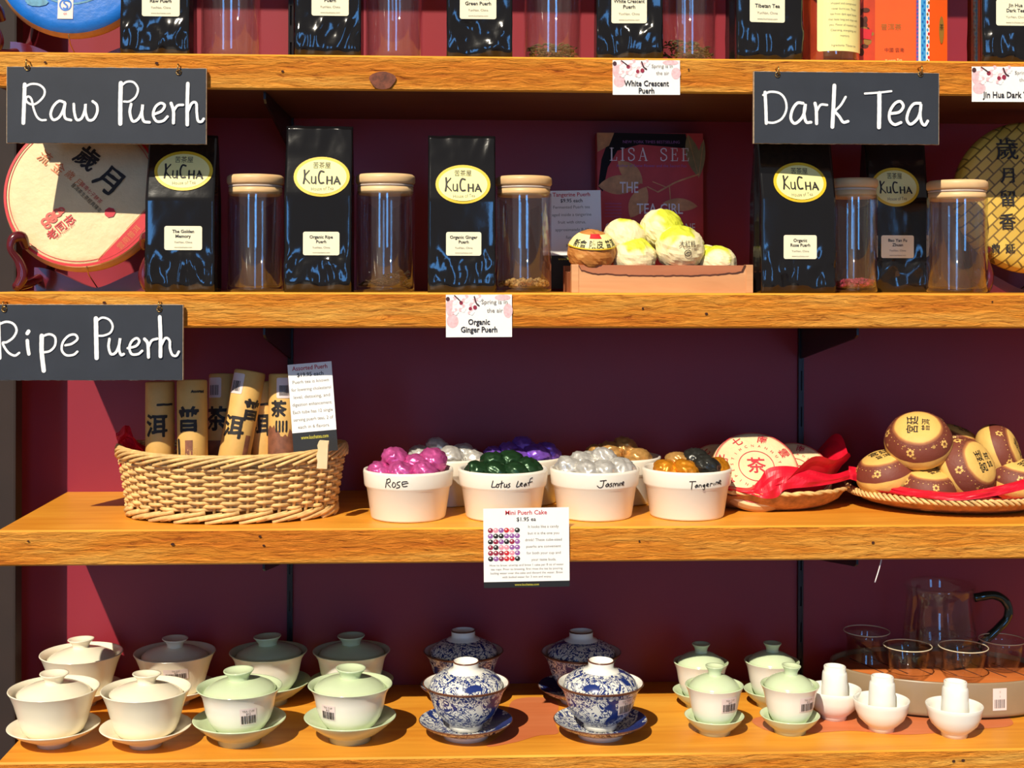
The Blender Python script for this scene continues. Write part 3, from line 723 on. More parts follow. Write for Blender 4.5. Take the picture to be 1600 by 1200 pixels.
# ======================================================================= TOP SHELF (row 1)
Ya = 0.075
Cb = W(114, -68, Ya); Rb = 128*mpp(Ya, 114)
bl = [(disc2(0, 0, Rb*.62, Rb*.62, 40, .965), 3, .0004)]
for k in range(9):
    a = pi*1.08+k*.09; bl.append((disc2(Rb*.72*math.cos(a), Rb*.72*math.sin(a), .007+.003*(k % 3), .005+.002*(k % 2), 9), 2, .0005+.00006*k))
s1 = mpp(Ya, 114); sx_, sz_ = (105-114)*s1, -(18+68)*s1
qs = [(.7, .78), (.3, .92), (-.1, .9), (-.35, .6), (0, .3), (.35, .05), (.35, -.3), (0, -.5), (-.35, -.35)]
def loc2(px, py): return (px-114)*s1, -(py+68)*s1*1.02
bx, bz = loc2(106, 12)
bl += [(rect2(bx-.0088, bx+.0088, bz-.0155, bz+.012), 4, .0008), (disc2(bx, bz+.001, .0072, .0072, 24, .76), 5, .001), (stroke2([(bx+p*.0058, bz+.001+(q-.2)*.0068) for p, q in qs], .0018), 5, .0011), (text2('QS', .0022, bx, bz-.0095, .009), 6, .0011)]
disc_cake('tea_cake', 'round tea cake in bright blue wrapping paper at the left end of the top shelf', Cb, Rb, .022, -.16, [m['blue'], m['cakeside'], m['bluelight'], m['bluelight'], m['sticker'], m['blue'], m['redink']], bl)
stand(Vector((Cb.x, Ya+.01, SH[1])), .075, 'dark red lacquer stand under the blue tea cake', .05)
jarA = [pouch(195, 303, 82, -175, .014, 1, 'black foil tea pouch beside the blue cake on the top shelf, label reads Raw Puerh', None, (251.5, 5, 59, 42), ('Aged', 'Raw Puerh'), seed=3),
 pouch(463, 567, 86, -170, .016, 1, 'black foil tea pouch on the top shelf between two empty jars, label reads Puerh', None, (516, 4, 58, 42), ('Organic', 'Puerh'), seed=11),
 pouch(697, 800, 90, -168, .016, 1, 'black foil tea pouch on the top shelf labelled Sweet Rice Green Puerh', None, (747, 9, 57, 42), ('Sweet Rice', 'Green Puerh'), seed=5),
 pouch(930, 1032, 92, -165, .016, 1, 'black foil tea pouch on the top shelf labelled White Crescent Puerh', None, (984.5, 14.5, 55, 44), ('White Crescent', 'Puerh'), seed=6, flare=.02, turn=-.05),
 pouch(1140, 1246, 93, -165, .016, 1, 'black foil tea pouch on the top shelf labelled Tibetan Tea', None, (1196, 13, 56, 44), ('', 'Tibetan Tea'), seed=7, turn=.08),
 pouch(1522, 1632, 95, -160, .016, 1, 'black foil tea pouch at the right end of the top shelf, labelled Dark Tea', None, (1586, 20, 60, 40), ('Jin Hua', 'Dark Tea'), seed=8)]
jar(361, 47, 83, -105, .055, 1, 'empty glass jar on the top shelf right of the Raw Puerh pouch')
jar(616, 45, 87, -102, .055, 1, 'empty glass jar on the top shelf above the wood knot')
_, C0, R = jar(863, 46, 91, -98, .055, 1, 'glass jar of level tea leaves on the top shelf, left of White Crescent pouch')
heap(C0, R, .017, m['leafdry'], 'dry green-brown tea leaves lying level in a top shelf jar', cnt=170, seed=3)
_, C0, R = jar(1074, 45, 92, -98, .060, 1, 'glass jar of heaped tea leaves on the top shelf, right of White Crescent pouch')
heap(C0, R, .024, m['leafdry'], 'dry pale tea leaves heaped to the left in a top shelf jar', cnt=170, side=-.4, seed=4)
jar(1296, 45, 94, -95, .050, 1, 'glass jar with a tall cream text label beside the orange carton', True,
    (1267, 1338, 77, ('Ingredients: Tibetan tea', 'memory.', 'Cleansing, energizing and', 'you. Flavor of roasted nuts', 'that lasts long and stays with', 'tea from dark aged leaves', 'never burnt out. Those', 'shipped and compressed', 'change and warmth', 'in Tibetan. A grand', 'brick tea drunk daily')))
# orange carton with patterned edge
Yx = .075; A, B = W(1338, 94, Yx), W(1431, 94, Yx); s = mpp(Yx, 1400)
t = thing('tea_carton', 'orange tea carton with a patterned blue and white edge on the top shelf', 'box', (A.x, Yx, SH[1]))
w = B.x-A.x; mb = MB(); hh = .19
mb.box(-.055, w, 0, .06, 0, hh, 0)
mb.flat(rect2(-.055, .0225, 0, hh), XZ(-.0004), 1)
r = random.Random(2)
for k in range(26):
    mb.flat(disc2(.005+r.gauss(0, .006), .045+r.gauss(.012, .02), r.uniform(.002, .006), r.uniform(.002, .005), 9), XZ(-.0006-k*.00002), 2 if k % 3 else 3)
mb.flat(xf2(rect2(-.008, .010, -.006, .006), 1, 1, .008, .044, -.15), XZ(-.0014), 4)
mb.flat(text2('普洱茶', .006, .042, .052, .03), XZ(-.0006), 3); mb.flat(text2('中國 雲南', .004, .046, .0245, .024), XZ(-.0006), 2)
mb.flat(text2('Yunnan Tea', .003, .045, .0125, .03, rot=.06), XZ(-.0006), 5)
mb.build('carton_body', [m['orangebox'], m['orangedark'], m['barkedge'], m['olive'], m['redband'], m['cream']], t)
# turned right side with patterned bands
mb = MB(); w2 = (1486-1431)*s; dy = .012
f = lambda u, v: Vector((w+.0002+u, u*dy/w2-.0006, v)); n_ = 14
mb.add([(w, -.0005, 0), (w+w2, dy, 0), (w+w2, .06, 0), (w, .06, 0), (w, -.0005, hh), (w+w2, dy, hh), (w+w2, .06, hh), (w, .06, hh)], [(0, 1, 5, 4), (1, 2, 6, 5), (4, 5, 6, 7), (3, 2, 1, 0)], 0, False)
for a, b, k in ((0, 4, 1), (4, 8, 2), (8, 17, 3), (17, 23, 2)): mb.flat(rect2(a*s, b*s, 0, hh), f, k)
f3 = lambda u, v: Vector((w+.0002+u, u*dy/w2-.0009, v))
for k in range(40):
    mb.flat(disc2((19.5+(k % 2)*2)*s, .003+k*.0047, .0014, .0020, 8), f3, (4, 3, 5)[k % 3]); mb.flat(disc2((11+(k % 2)*3)*s, .003+k*.0047, .0012, .0016, 8), f3, 6); mb.flat(disc2(2*s, .003+k*.0047, .0011, .0011, 6), f3, 6)
mb.flat(disc2(44*s, .051, .0034, .0165, 24), f3, 5); f4 = lambda u, v: Vector((w+.0002+u, u*dy/w2-.0012, v)); mb.flat(text2('茶', .006, 44*s, .054, .0045), f4, 7)
mb.build('patterned_side', [m['orangebox'], m['violet'], m['paper'], m['sky'], m['redband'], m['olive'], m['blue'], m['ink']], t)

# ---------------------------------------------------------------- paper cards
def blossom_card(x0, x1, y0, y1, lines, label, Y=-.0022):
    A, B = W(x0, y0, Y), W(x1, y1, Y); w, h = B.x-A.x, A.z-B.z
    t = thing('shelf_tag', label, 'price tag', (A.x, Y, B.z), (0, random.Random(x0).uniform(-.008, .012), 0))
    mb = MB(); mb.box(0, w, -.0003, .0003, 0, h, 0)
    e = [.0005]
    def put(vf, k): e[0] += .00001; mb.flat(vf, XZ(-e[0]), k)
    for cx, cy, rx, ry in ((.1, .38, .09, .16), (.94, .62, .07, .17), (.86, .93, .12, .07), (.05, .7, .05, .2)): put(disc2(w*cx, h*cy, w*rx, h*ry, 20), 1)
    for cx, cy, q in ((.12, .86, .07), (.3, .9, .07), (.25, .68, .07), (.42, .8, .08), (.38, .6, .06), (.5, .92, .06), (.14, .6, .06)):
        for a in range(5): put(disc2(w*cx+w*q*.5*math.cos(a*1.257), h*cy+w*q*.5*math.sin(a*1.257), w*q*.45, w*q*.42, 10), 2 if a % 2 else 0)
    for cx, cy, q in ((.03, .9, .03), (.23, .81, .028), (.37, .67, .026), (.44, .7, .03)): put(disc2(w*cx, h*cy, w*q, w*q*1.1, 12), 4 if cx < .1 else 3)
    put(stroke2([(w*.13, h*.98), (w*.2, h*.88), (w*.23, h*.82)], w*.016), 4); put(stroke2([(w*.43, h*.95), (w*.46, h*.8), (w*.5, h*.74)], w*.022), 4)
    put(text2('Spring is in', h*.1, w*.735, h*.83, w*.45), 5); put(text2('the air', h*.1, w*.74, h*.63, w*.27), 5)
    for ln, cy, hs in lines: put(text2(ln, h*hs, w*.5, h*cy, w*.8, bold=.022, squeeze=.86), 6)
    mb.build('printed_card', [m['paper'], m['pinkpaper'], m['pinkpaper'], m['plum'], m['bark'], m['greyink'], m['ink']], t)
blossom_card(957.5, 1062.5, 94, 149, (('White Crescent', .33, .16), ('Puerh', .12, .16)), 'pink blossom shelf tag reading White Crescent Puerh on the top shelf edge')
blossom_card(1518.5, 1632, 104, 160, (('Jin Hua Dark Tea', .2, .17),), 'pink blossom shelf tag reading Jin Hua Dark Tea at the right edge')
blossom_card(697, 800, 460.5, 527, (('Organic', .36, .13), ('Ginger Puerh', .18, .13)), 'pink blossom shelf tag reading Organic Ginger Puerh on the middle shelf edge')

def info_card(c4, Y, title, price, body, label, band_, tilt=(0, 0, 0), dots=False, small=(), name='info_card', thick=.0004, extra=0.0):
    """c4: left, right, top, bottom in photograph pixels; band_: share of the height for the black foot"""
    x0, x1, y0, y1 = c4; A, B = W(x0, y0, Y), W(x1, y1, Y); w, h = B.x-A.x, A.z-B.z
    t = thing(name, label, 'info card', ((A.x+B.x)/2, Y, B.z), tilt)
    mb = MB(); mb.box(-w/2, w/2, -thick, thick, h*band_, h, 0); mb.box(-w/2, w/2, -thick, thick, -extra, h*band_, 1)
    e = XZ(-thick-.0003); e2 = XZ(-thick-.0005)
    mb.flat(text2(title, h*.055, 0, h*.945, w*.8, bold=.012), e, 2); mb.flat(text2(price, h*.05, 0, h*.86, w*.6, bold=.012), e, 3)
    for i, ln in enumerate(body[0]): mb.flat(text2(ln, h*body[3], w*body[1], h*(body[2]-i*body[4]), w*body[5]), e, 4)
    for i, ln in enumerate(small): mb.flat(text2(ln, h*.028, 0, h*(.285-i*.05), w*.92), e, 4)
    mb.flat(text2('www.kuchatea.com', h*band_*.36, 0, h*band_*.5, w*.62, bold=.01), e, 5)
    if dots:
        r = random.Random(4); cs = [6, 7, 8, 9, 10]
        for i in range(6):
            for j in range(6):
                a, b = -w*.45+w*.375*(j+.5)/6, h*.33+h*.43*(i+.5)/6
                k = r.choice(cs); mb.flat(disc2(a, b, w*.031, w*.029, 12), e, k); mb.flat(disc2(a-w*.006, b+w*.009, w*.011, w*.008, 8), e2, 0)
    mb.build('printed_card', [m['paper'], m['cardblack'], m['redink'], m['ink'], m['greyink'], m['weblime'], m['plum'], m['ink'], m['violet'], m['redband'], m['pink']], t)
    return t
info_card((756.5, 890, 794, 917), -.003, 'Mini Puerh Cake', '$1.95 ea', (('It looks like a candy', 'but it is the one you', 'drink! These cube-sized', 'puerhs are convenient', 'for both your cup and', 'your taste buds.'), .2, .765, .034, .083, .52),
          'white card with a grid of foil sweets reading Mini Puerh Cake, on the shelf edge', .075, (0, -.012, 0), True, ('How to brew: unwrap and brew 1 cake per 8 oz of water', 'tea cups. Prior to brewing, first rinse the tea by pouring', 'boiling water over the cake and discard the water. Brew', 'with boiled water for 3 min and enjoy.'))
info_card((458, 527, 567, 690), .052, 'Assorted Puerh', '$19.95 each', (('Puerh tea is known', 'for lowering cholesterol', 'level, detoxing, and', 'digestion enhancement.', 'Each tube has 12 single', 'serving puerh teas, 2 of', 'each in 6 flavors.'), 0, .77, .042, .095, .9),
          'white card reading Assorted Puerh leaning at the back rim of the wicker basket', .13, (-.10, -.085, 0), extra=.012)
info_card((849, 941, 297, 410), .178, 'Tangerine Puerh', '$9.95 each', (('Fermented Puerh tea', 'aged inside a tangerine', 'fruit with citrus,', 'approximately 8-10', 'fun and', 'perfect'), 0, .77, .042, .105, .88),
          'white card reading Tangerine Puerh standing behind a jar by the crate', .10, (-.05, -.02, 0), extra=.033)

# ======================================================================= SECOND SHELF (row 2)
Yc = .07; s = mpp(Yc, 120); Cw = W(127.5, 298, Yc); Rw = 127*s
def lw(px, py): return (px-127.5)*s, -(py-298)*s*1.02
def arc_ring(r0, w_, a0, a1, n=60):
    vs = []
    for k in range(n+1):
        a = a0+(a1-a0)*k/n; vs += [(r0*math.cos(a), r0*math.sin(a)), ((r0-w_)*math.cos(a), (r0-w_)*math.sin(a))]
    return vs, [(2*i, 2*i+2, 2*i+3, 2*i+1) for i in range(n)]
dec = [(arc_ring(Rw*.965, Rw*.032, -pi, pi, 90), 2, .0006), (arc_ring(Rw*.905, Rw*.008, -pi, pi, 90), 2, .0006)]
# red band: the part of the disc beyond a slanted line
p, q = Vector(lw(160, 408)), Vector(lw(233, 324)); dv = (q-p).normalized(); nn = Vector((dv.y, -dv.x)); off = p.dot(nn)
def seg_band(r, off, n=30):
    a = math.acos(max(-1, min(1, off/r))); a0 = math.atan2(nn.y, nn.x); vs = []
    for k in range(n+1):
        t_ = a0-a+2*a*k/n; x = Vector((r*math.cos(t_), r*math.sin(t_))); y = x-nn*(x.dot(nn)-off); vs += [tuple(x), tuple(y)]
    return vs, [(2*i, 2*i+2, 2*i+3, 2*i+1) for i in range(n)]
dec += [(seg_band(Rw*.93, off, 40), 2, .0009), (stroke2([tuple(p-nn*.0012), tuple(q-nn*.0012)], .0008), 5, .0009)]
rt = -.66
for ch, px, py, hs, k in (('歲', 133, 246, 36, 3), ('月', 168, 280, 44, 3), ('流', 66, 246, 22, 5), ('金', 89, 264, 20, 5), ('歲', 108, 274, 15, 5), ('月', 122, 286, 12, 5)):
    a, b = lw(px, py)
    for i in range(4 if k == 3 else 1): dec.append((brush(refine(text2(ch, hs*s*.74, a+(0, .0008, -.0008, 0)[i], b+(.0008, 0, 0, -.0008)[i], rot=rt), .004), .0011 if k == 3 else .0004, 150), k, .0011+.00008*i))
for i, (x0, y0, x1, y1, tx) in enumerate(((128, 286, 158, 318, '雲南七子餅茶'), (112, 290, 160, 330, '普洱茶生茶經典陳年'),)):
    a, b = lw((x0+x1)/2, (y0+y1)/2); dec.append((text2(tx, .0042, a, b, math.hypot(x1-x0, y1-y0)*s*1.05, rot=rt-.1), 3 if i else 4, .0011))
a, b = lw(174, 333); dec.append((disc2(a, b, .0065, .0062, 7), 4, .0011))
for px, py, rr_ in ((74, 348, 7), (82, 340, 8), (92, 334, 8), (78, 354, 6), (98, 330, 6), (86, 344, 7)):
    a, b = lw(px, py); dec.append((disc2(a, b, rr_*s, rr_*s*.9, 14, .45), 6, .0011))
a, b = lw(99, 357); dec.append((text2('老同志', .0088, a, b, bold=.02, rot=.72), 4, .0011)); a, b = lw(106, 363); dec.append((text2('LAO TONG ZHI', .0026, a, b, .03, rot=.72), 4, .0011))
a, b = lw(205, 372); dec.append((text2('雲南普洱', .006, a, b, .04, rot=.86), 5, .0012))
disc_cake('tea_cake', 'large round tea cake in cream paper with red rim, left of the pouches', Cw, Rw, .024, -.22, [m['cakepaper'], m['cakeside'], m['redband'], m['ink'], m['redink'], m['orangeink'], m['salmon']], dec)
stand(Vector((W(141, 440, Yc).x, Yc+.012, SH[2])), .068, 'dark red lacquer stand holding the cream tea cake', .056, .045)
pouch(233, 341, 455.5, 205, .018, 2, 'black foil tea pouch labelled The Golden Memory beside the cream tea cake', (284.5, 266, 92, 64), (286.5, 372, 59, 38), ('The Golden', 'Memory'), seed=21, flare=.01)
pouch(447, 552, 457, 193, .016, 2, 'black foil tea pouch labelled Organic Ripe Puerh between two empty-looking jars', (502, 275.5, 88, 64), (502, 380.5, 57, 37), ('Organic Ripe', 'Puerh'), seed=22)
pouch(668, 774, 458, 210, .016, 2, 'black foil tea pouch labelled Organic Ginger Puerh above the blossom tag', (723.5, 287.5, 86, 62), (724.5, 381, 55, 37), ('Organic Ginger', 'Puerh'), seed=23)
pouch(1178, 1297, 459, 205, .018, 2, 'black foil tea pouch labelled Organic Rose Puerh to the right of the crate', (1249.5, 284.5, 85, 63), (1247.5, 386, 53, 37), ('Organic', 'Rose Puerh'), seed=24, turn=.08)
pouch(1347, 1442, 452, 205, .125, 2, 'black foil tea pouch set back between two jars under the Dark Tea sign', (1400, 292, 75, 61), (1402, 385.5, 51, 35), ('Bao Yan Fu', 'Zhuan'), seed=25, d=.044)
jar(399, 44.5, 453.5, 270.5, .062, 2, 'empty glass jar with bamboo lid between the Golden Memory and Organic Ripe pouches')
_, C0, R = jar(602, 46.5, 455.5, 272, .062, 2, 'glass jar with bamboo lid and a little dark tea, between Ripe and Ginger pouches')
heap(C0, R, .013, m['leafdark'], 'small dark brown tuft of tea leaves in the jar by the Ginger pouch', cnt=130, side=.95, seed=5)
_, C0, R = jar(818, 44, 457, 277, .062, 2, 'glass jar with bamboo lid holding golden chips, left of the tangerine crate')
heap(C0, R, .010, m['leafgold'], 'golden brown tea chips at the bottom of the jar by the crate', 'chip', 150, 0, seed=6)
_, C0, R = jar(1332.5, 37.5, 457.5, 282, .075, 2, 'slim glass jar with bamboo lid holding rosebuds, between two pouches')
heap(C0, R, .010, m['leafrose'], 'dark pink rosebud tea at the bottom of the slim jar', 'chip', 130, .3, seed=8)
jar(1495, 45.5, 457, 285, .062, 2, 'empty glass jar with bamboo lid beside the yellow plaited tea cake')
# book against the wall
A, B = W(933, 207, .240), W(1099, 216, .240); w = B.x-A.x; h = A.z-SH[2]
t = thing('paperback_book', 'maroon paperback novel by Lisa See standing behind the crate of tangerines', 'book', ((A.x+B.x)/2, .236, SH[2]+.0002), (-.035, 0, 0))
mb = MB(); mb.box(-w/2, w/2, 0, .0008, 0, h, 0); mb.box(-w/2, w/2, .0178, .0186, 0, h, 0); mb.box(-w/2, -w/2+.0008, 0, .0186, 0, h, 0)
k = w/166
def lb(px, py): return (px-1016)*k, h-(py-208)*k
e = [.0003]
def putb(vf, mt): e[0] += .00002; mb.flat(vf, XZ(-e[0]), mt)
putb(([lb(*p_) for p_ in ((955, 208), (1072, 209), (1076, 232), (1040, 229), (1000, 226), (965, 236), (950, 262), (942, 300), (935, 292), (940, 250))], [tuple(range(10))]), 1)
putb(([lb(*p_) for p_ in ((933, 208), (960, 208), (952, 228), (934, 238))], [(0, 1, 2, 3)]), 2)
def leaf(p0, p1, bw, mt):
    a, b = Vector(lb(*p0)), Vector(lb(*p1)); d_ = b-a; q_ = Vector((-d_.y, d_.x)).normalized(); vs = []
    for i in range(13):
        t_ = i/12; r_ = bw*k*math.sin(pi*t_)**.8; vs += [tuple(a+d_*t_+q_*r_), tuple(a+d_*t_-q_*r_)]
    putb((vs, [(2*i, 2*i+2, 2*i+3, 2*i+1) for i in range(12)]), mt); putb(stroke2([tuple(a), tuple(b)], .8*k), 2)
leaf((935, 291), (1000, 287), 15, 2); leaf((966, 252), (1004, 287), 13, 2); leaf((1092, 276), (1075, 210), 11, 3); leaf((1092, 277), (1100, 218), 6, 3); leaf((1036, 317), (1090, 322), 10, 2); leaf((985, 340), (1010, 292), 14, 2)
putb(stroke2([lb(1092, 272), lb(1060, 283), lb(1046, 290), lb(1028, 300)], 2.4*k), 5); putb(stroke2([lb(1046, 290), lb(1048, 318)], 1.6*k), 5); putb(stroke2([lb(1028, 300), lb(1012, 292)], 1.6*k), 5); putb(stroke2([lb(1040, 292), lb(1020, 284)], 1.4*k), 5)
(sv, sw) = serif2('LISA SEE', 19*k, .30); putb(xf2(sv, 127*k/sw*1.02, 1, *lb(953, 251)), 4)
putb(text2('NEW YORK TIMES BESTSELLING', 4.4*k, *lb(1018, 222), 120*k), 6); putb(text2('Author of Snow Flower and the Secret Fan', 4.4*k, *lb(1018, 259), 120*k), 6)
putb(text2('THE', 17*k, *lb(983, 293), 29*k, bold=.01), 4); putb(text2('TEA GIRL', 16*k, *lb(1031, 326), 72*k, bold=.01), 4)
for i in range(5): putb(text2('a novel of family and the tea mountains', 2.6*k, *lb(958, 318+i*5), 26*k), 6)
putb(text2('OF HUMMINGBIRD LANE', 13*k, *lb(1016, 355), 140*k), 4)
mb.build('cover', [m['bookred'], m['bookdark'], m['booktan'], m['bookgreen'], m['whiteink'], m['booktan'], m['violet']], t)
mb = MB(); mb.box(-w/2+.0009, w/2-.001, .0009, .0177, .0012, h-.0012); mb.build('page_block', m['pages'], t)
# crate with a waney front edge
Yk = .03; A, B = W(893, 459, Yk), W(1176.5, 459, Yk); w = B.x-A.x; s = w/283.5; d = .115; h = 43*s
t = thing('wooden_crate', 'pale wooden crate with a wavy bark edge holding wrapped tangerines', 'crate', (A.x, Yk, SH[2]))
r = random.Random(9)
def wavy(x0, x1, dip, n=60, z1=h):
    out = []
    for i in range(n+1):
        u = i/n; z = z1-dip*(min(1, math.sin(pi*u)**.2 if 0 < u < 1 else 0))+.0016*nz(u*14, dip*90)+.0009*nz(u*45, 2)
        out.append((x0+(x1-x0)*u, min(z, z1)))
    return out
ed = wavy(11*s, w-11*s, 16*s)
mb = MB(); mb.prism([(11*s, 0)]+ed+[(w-11*s, 0)], 0, .010, 0); eb = [(x, y_+.0004) for x, y_ in ed]
mb.add([(x, -.0002, z-.0016) for x, z in ed]+[(x, -.0002, z+.0003) for x, z in ed]+[(x, .0105, z+.0003) for x, z in ed], [(i, i+1, 61+i+1, 61+i) for i in range(60)]+[(61+i, 61+i+1, 122+i+1, 122+i) for i in range(60)], 1, False)
mb.build('front_board', [m['crate'], m['barkedge']], t)
mb = MB(); mb.box(11*s, w-11*s, .0105, .016, 0, h, 0); mb.build('inner_front_board', m['cratein'], t)
for x0, x1 in ((0, 11*s), (w-11*s, w)):
    mb = MB(); mb.box(x0, x1, -.001, .013, 0, h+.0006, 0, .0006); mb.build('corner_post', m['crate'], t)
for x0, x1 in ((.001, .009), (w-.009, w-.001)):
    mb = MB(); pf = [(y_, z_) for y_, z_ in wavy(.013, d-.008, 12*s, 24)]; pts = [(.013, 0)]+pf+[(d-.008, 0)]; n = len(pts)
    mb.add([(x0, a, b) for a, b in pts]+[(x1, a, b) for a, b in pts], [list(range(n)), list(range(2*n-1, n-1, -1))]+[[i, n+i, n+(i+1) % n, (i+1) % n] for i in range(n)], 0, False); mb.build('end_board', m['cratein'], t)
mb = MB(); mb.box(0, w, d-.008, d, 0, h, 0); mb.build('back_board', m['cratein'], t)
mb = MB(); mb.box(.009, w-.009, .016, d-.008, .001, .007, 0); mb.build('base_board', m['cratein'], t)
# wrapped tangerines
def wrapped(pxc, pyc, rpx, Y, mt, label, seed, flat=.92, extra=None):
    C = W(pxc, pyc, Y); R = rpx*mpp(Y, pxc)
    o = thing('wrapped_tangerine', label, 'tangerine', C, (random.Random(seed).uniform(-.3, .3), random.Random(seed+1).uniform(-.4, .4), seed), 'tangerines in the crate')
    mb = MB()
    def f(u, v):
        th, ph = 2*pi*u, pi*v; dv_ = Vector((math.sin(ph)*math.sin(th), -math.sin(ph)*math.cos(th), math.cos(ph)))
        q = R*(1+.055*(1-2*abs(nz(dv_.x*2.6+seed, dv_.y*2.6, dv_.z*2.6)))+.02*nz(dv_.x*8, dv_.y*8+seed, dv_.z*8)-.02)
        return (dv_.x*q, dv_.y*q, dv_.z*q*flat)
    mb.grid(f, 40, 24, 0, False, True); mb.build('paper_wrap', mt, o)
    tw = MB(); tw.grid(lambda u, v: ((R*.12+R*.2*v)*math.cos(2*pi*u)*(1+.3*math.sin(6*pi*u)), (R*.12+R*.2*v)*math.sin(2*pi*u), -R*flat*.96+R*.02*v-R*.05*(1-v)), 18, 4, 0, False, True)
    tw.build('twisted_paper_end', mt, o)
    return o, R
wrapped(976, 372, 33, .082, m['tang'], 'pale paper-wrapped tangerine left in the upper layer of the crate heap', 2)
wrapped(1034, 358, 34, .090, m['tang'], 'yellow-green wrapped tangerine at the very top of the crate heap', 3)
wrapped(1062, 388, 38, .064, m['tang'], 'yellow-topped wrapped tangerine at the front right of the heap, with dark print', 4)
wrapped(991, 402, 34, .068, m['tang'], 'pale wrapped tangerine low in front, between the orange-banded and yellow-topped ones', 5)
wrapped(1121, 411, 29, .068, m['tang'], 'small pale wrapped tangerine alone at the right of the crate', 6)
wrapped(1102, 408, 27, .100, m['tang'], 'wrapped tangerine half hidden behind the small right-hand one', 7)
o, R = wrapped(924, 393, 37, .060, m['tangor'], 'orange-brown wrapped tangerine with printed band at the left end of the crate', 8)
o.rotation_euler = (.25, 0, .1)
mb = MB()
sp = lambda rr: (lambda u, v: Vector((rr*math.cos(v)*math.sin(u), -rr*math.cos(v)*math.cos(u), rr*.92*math.sin(v))))
mb.flat((lambda n=36: ([(-1.5+3*i/n, q_) for i in range(n+1) for q_ in (.30, .42, .72, 1.0)], [(4*i+j, 4*i+4+j, 4*i+5+j, 4*i+1+j) for i in range(n) for j in range(3)]))(), sp(R*1.075), 0)
mb.flat(stroke2([(-1.5+.2*i, .33) for i in range(16)], .05), sp(R*1.085), 3); mb.flat(text2('新會 陳皮 普洱', .26, 0, .52, 2.2, bold=.02), sp(R*1.085), 1)
mb.flat(rect2(-.35, .35, .80, 1.06, 6), sp(R*1.085), 2); mb.build('printed_band', [m['cream'], m['ink'], m['redband'], m['gold']], o)
tg = [q for q in COL.objects if q.get('label', '').startswith('yellow-topped')][0]; tg.rotation_euler = (.35, 0, .15)
mb = MB(); Rt = 38*mpp(.064, 1062)
mb.flat(refine(text2('大紅柑', .22, 0, .52, .75), .12), sp(Rt*1.075), 0); mb.flat(disc2(0, .16, .14, .14, 20, .78), sp(Rt*1.075), 0); mb.flat(refine(text2('普', .13, 0, .16), .12), sp(Rt*1.075), 0)
mb.build('printed_mark', [m['ink']], tg)
# yellow plaited cake
Yy = .10; s = mpp(Yy, 1580); Cy = W(1617, 305, Yy); Ry = 119*s
def ly(px, py): return (px-1617)*s, -(py-305)*s
dec = []
for ch, px, py, hp in (('歲', 1577, 234, 36), ('月', 1575, 275, 26), ('留', 1574, 311, 26), ('香', 1572, 347, 26), ('曾', 1553, 388, 15), ('延', 1575, 388, 15)):
    a, b = ly(px, py)
    for i in range(3): dec.append((brush(refine(text2(ch, hp*s*.72, a+(0, .0004, -.0004)[i], b), .004), .0004), 2, .0012+.00008*i))
disc_cake('tea_cake', 'round tea cake in yellow plaited wrap with black characters at the right end', Cy, Ry, .026, -.12, [m['weave'], m['weave'], m['ink']], dec)
stand(Vector((Cy.x, Yy+.02, SH[2])), .06, 'dark stand under the yellow plaited tea cake', .045, .03)
# ======================================================================= THIRD SHELF (row 3)
def Yat(px, py, n): return WZ(px, py, SH[n]).y        # depth of a contact point on a shelf
# oval wicker basket woven of separate rods
s3 = SH[3]; Yb = .098; Cb = at(363, Yb, s3); a_b, b_b = .1175, .066; a_t, b_t = .130, .078; hb = .0785
t = thing('wicker_basket', 'oval willow wicker basket holding kraft paper tea tubes', 'basket', Cb)
NS = 40
def ring(u, z, off=0.0):
    q = (z/hb); a, b = a_b+(a_t-a_b)*q+off, b_b+(b_t-b_b)*q+off
    return Vector((a*math.sin(u), -b*math.cos(u), z))
def rimz(u): return hb+.006*abs(math.sin(u))**3-.003
st = MB()
for k in range(NS):
    u = 2*pi*(k+.5)/NS; st.tube([ring(u, z) for z in (.002, .03, .06, hb-.004)], .0021, 6)
st.build('upright_stakes', m['wicker'], t)
wv = MB(); rows = 13; r = random.Random(5)
for j in range(rows):
    z = .016+j*(hb-.028)/(rows-1); ph = j % 2; pts, rad = [], []
    for i in range(NS*6):
        u = 2*pi*i/(NS*6); c_ = math.cos(pi*(i/6-.5)+pi*ph)
        pts.append(ring(u, z+.0008*nz(u*4, j*3.1)+(rimz(u)-hb+.003)*(z/hb)**2, .0033*c_)); rad.append(.0024+.0004*nz(u*6, j*1.7))
    wv.tube(pts, rad, 6, 0, True)
wv.build('woven_wall', m['wicker'], t)
fb = MB()
for ph in (0, 1):            # foot braid: slanted overlapping rods
    for k in range(NS//2):
        u0 = 2*pi*(k+ph*.5)/(NS/2); pts = []
        for i in range(8):
            q = i/7; pts.append(ring(u0+q*2*pi/(NS/2)*1.5, .0035+.010*q-.002*ph, .0055-.004*abs(q-.4)))
        fb.tube(pts, .0026, 6)
fb.build('foot_braid', m['wicker'], t)
rb = MB()
for k in range(NS):
    u0 = 2*pi*k/NS; pts = []
    for i in range(12):
        q = i/11; u = u0+q*2*pi/NS*6.5; pts.append(ring(u, rimz(u)-.010+.0125*math.sin(pi*q), .0045*math.cos(pi*q)+.0015))
    rb.tube(pts, .0020, 6)
rb.build('rim_braid', m['wicker'], t)
bb = MB(); bb.grid(lambda u, v: tuple(ring(2*pi*u, .004, -.002)*1.0 if v == 1 else Vector((0, 0, .004))+(ring(2*pi*u, .004, -.002)-Vector((0, 0, .004)))*max(v, .02)), 40, 3, 0, False, True); bb.build('basket_floor', m['wicker'], t)
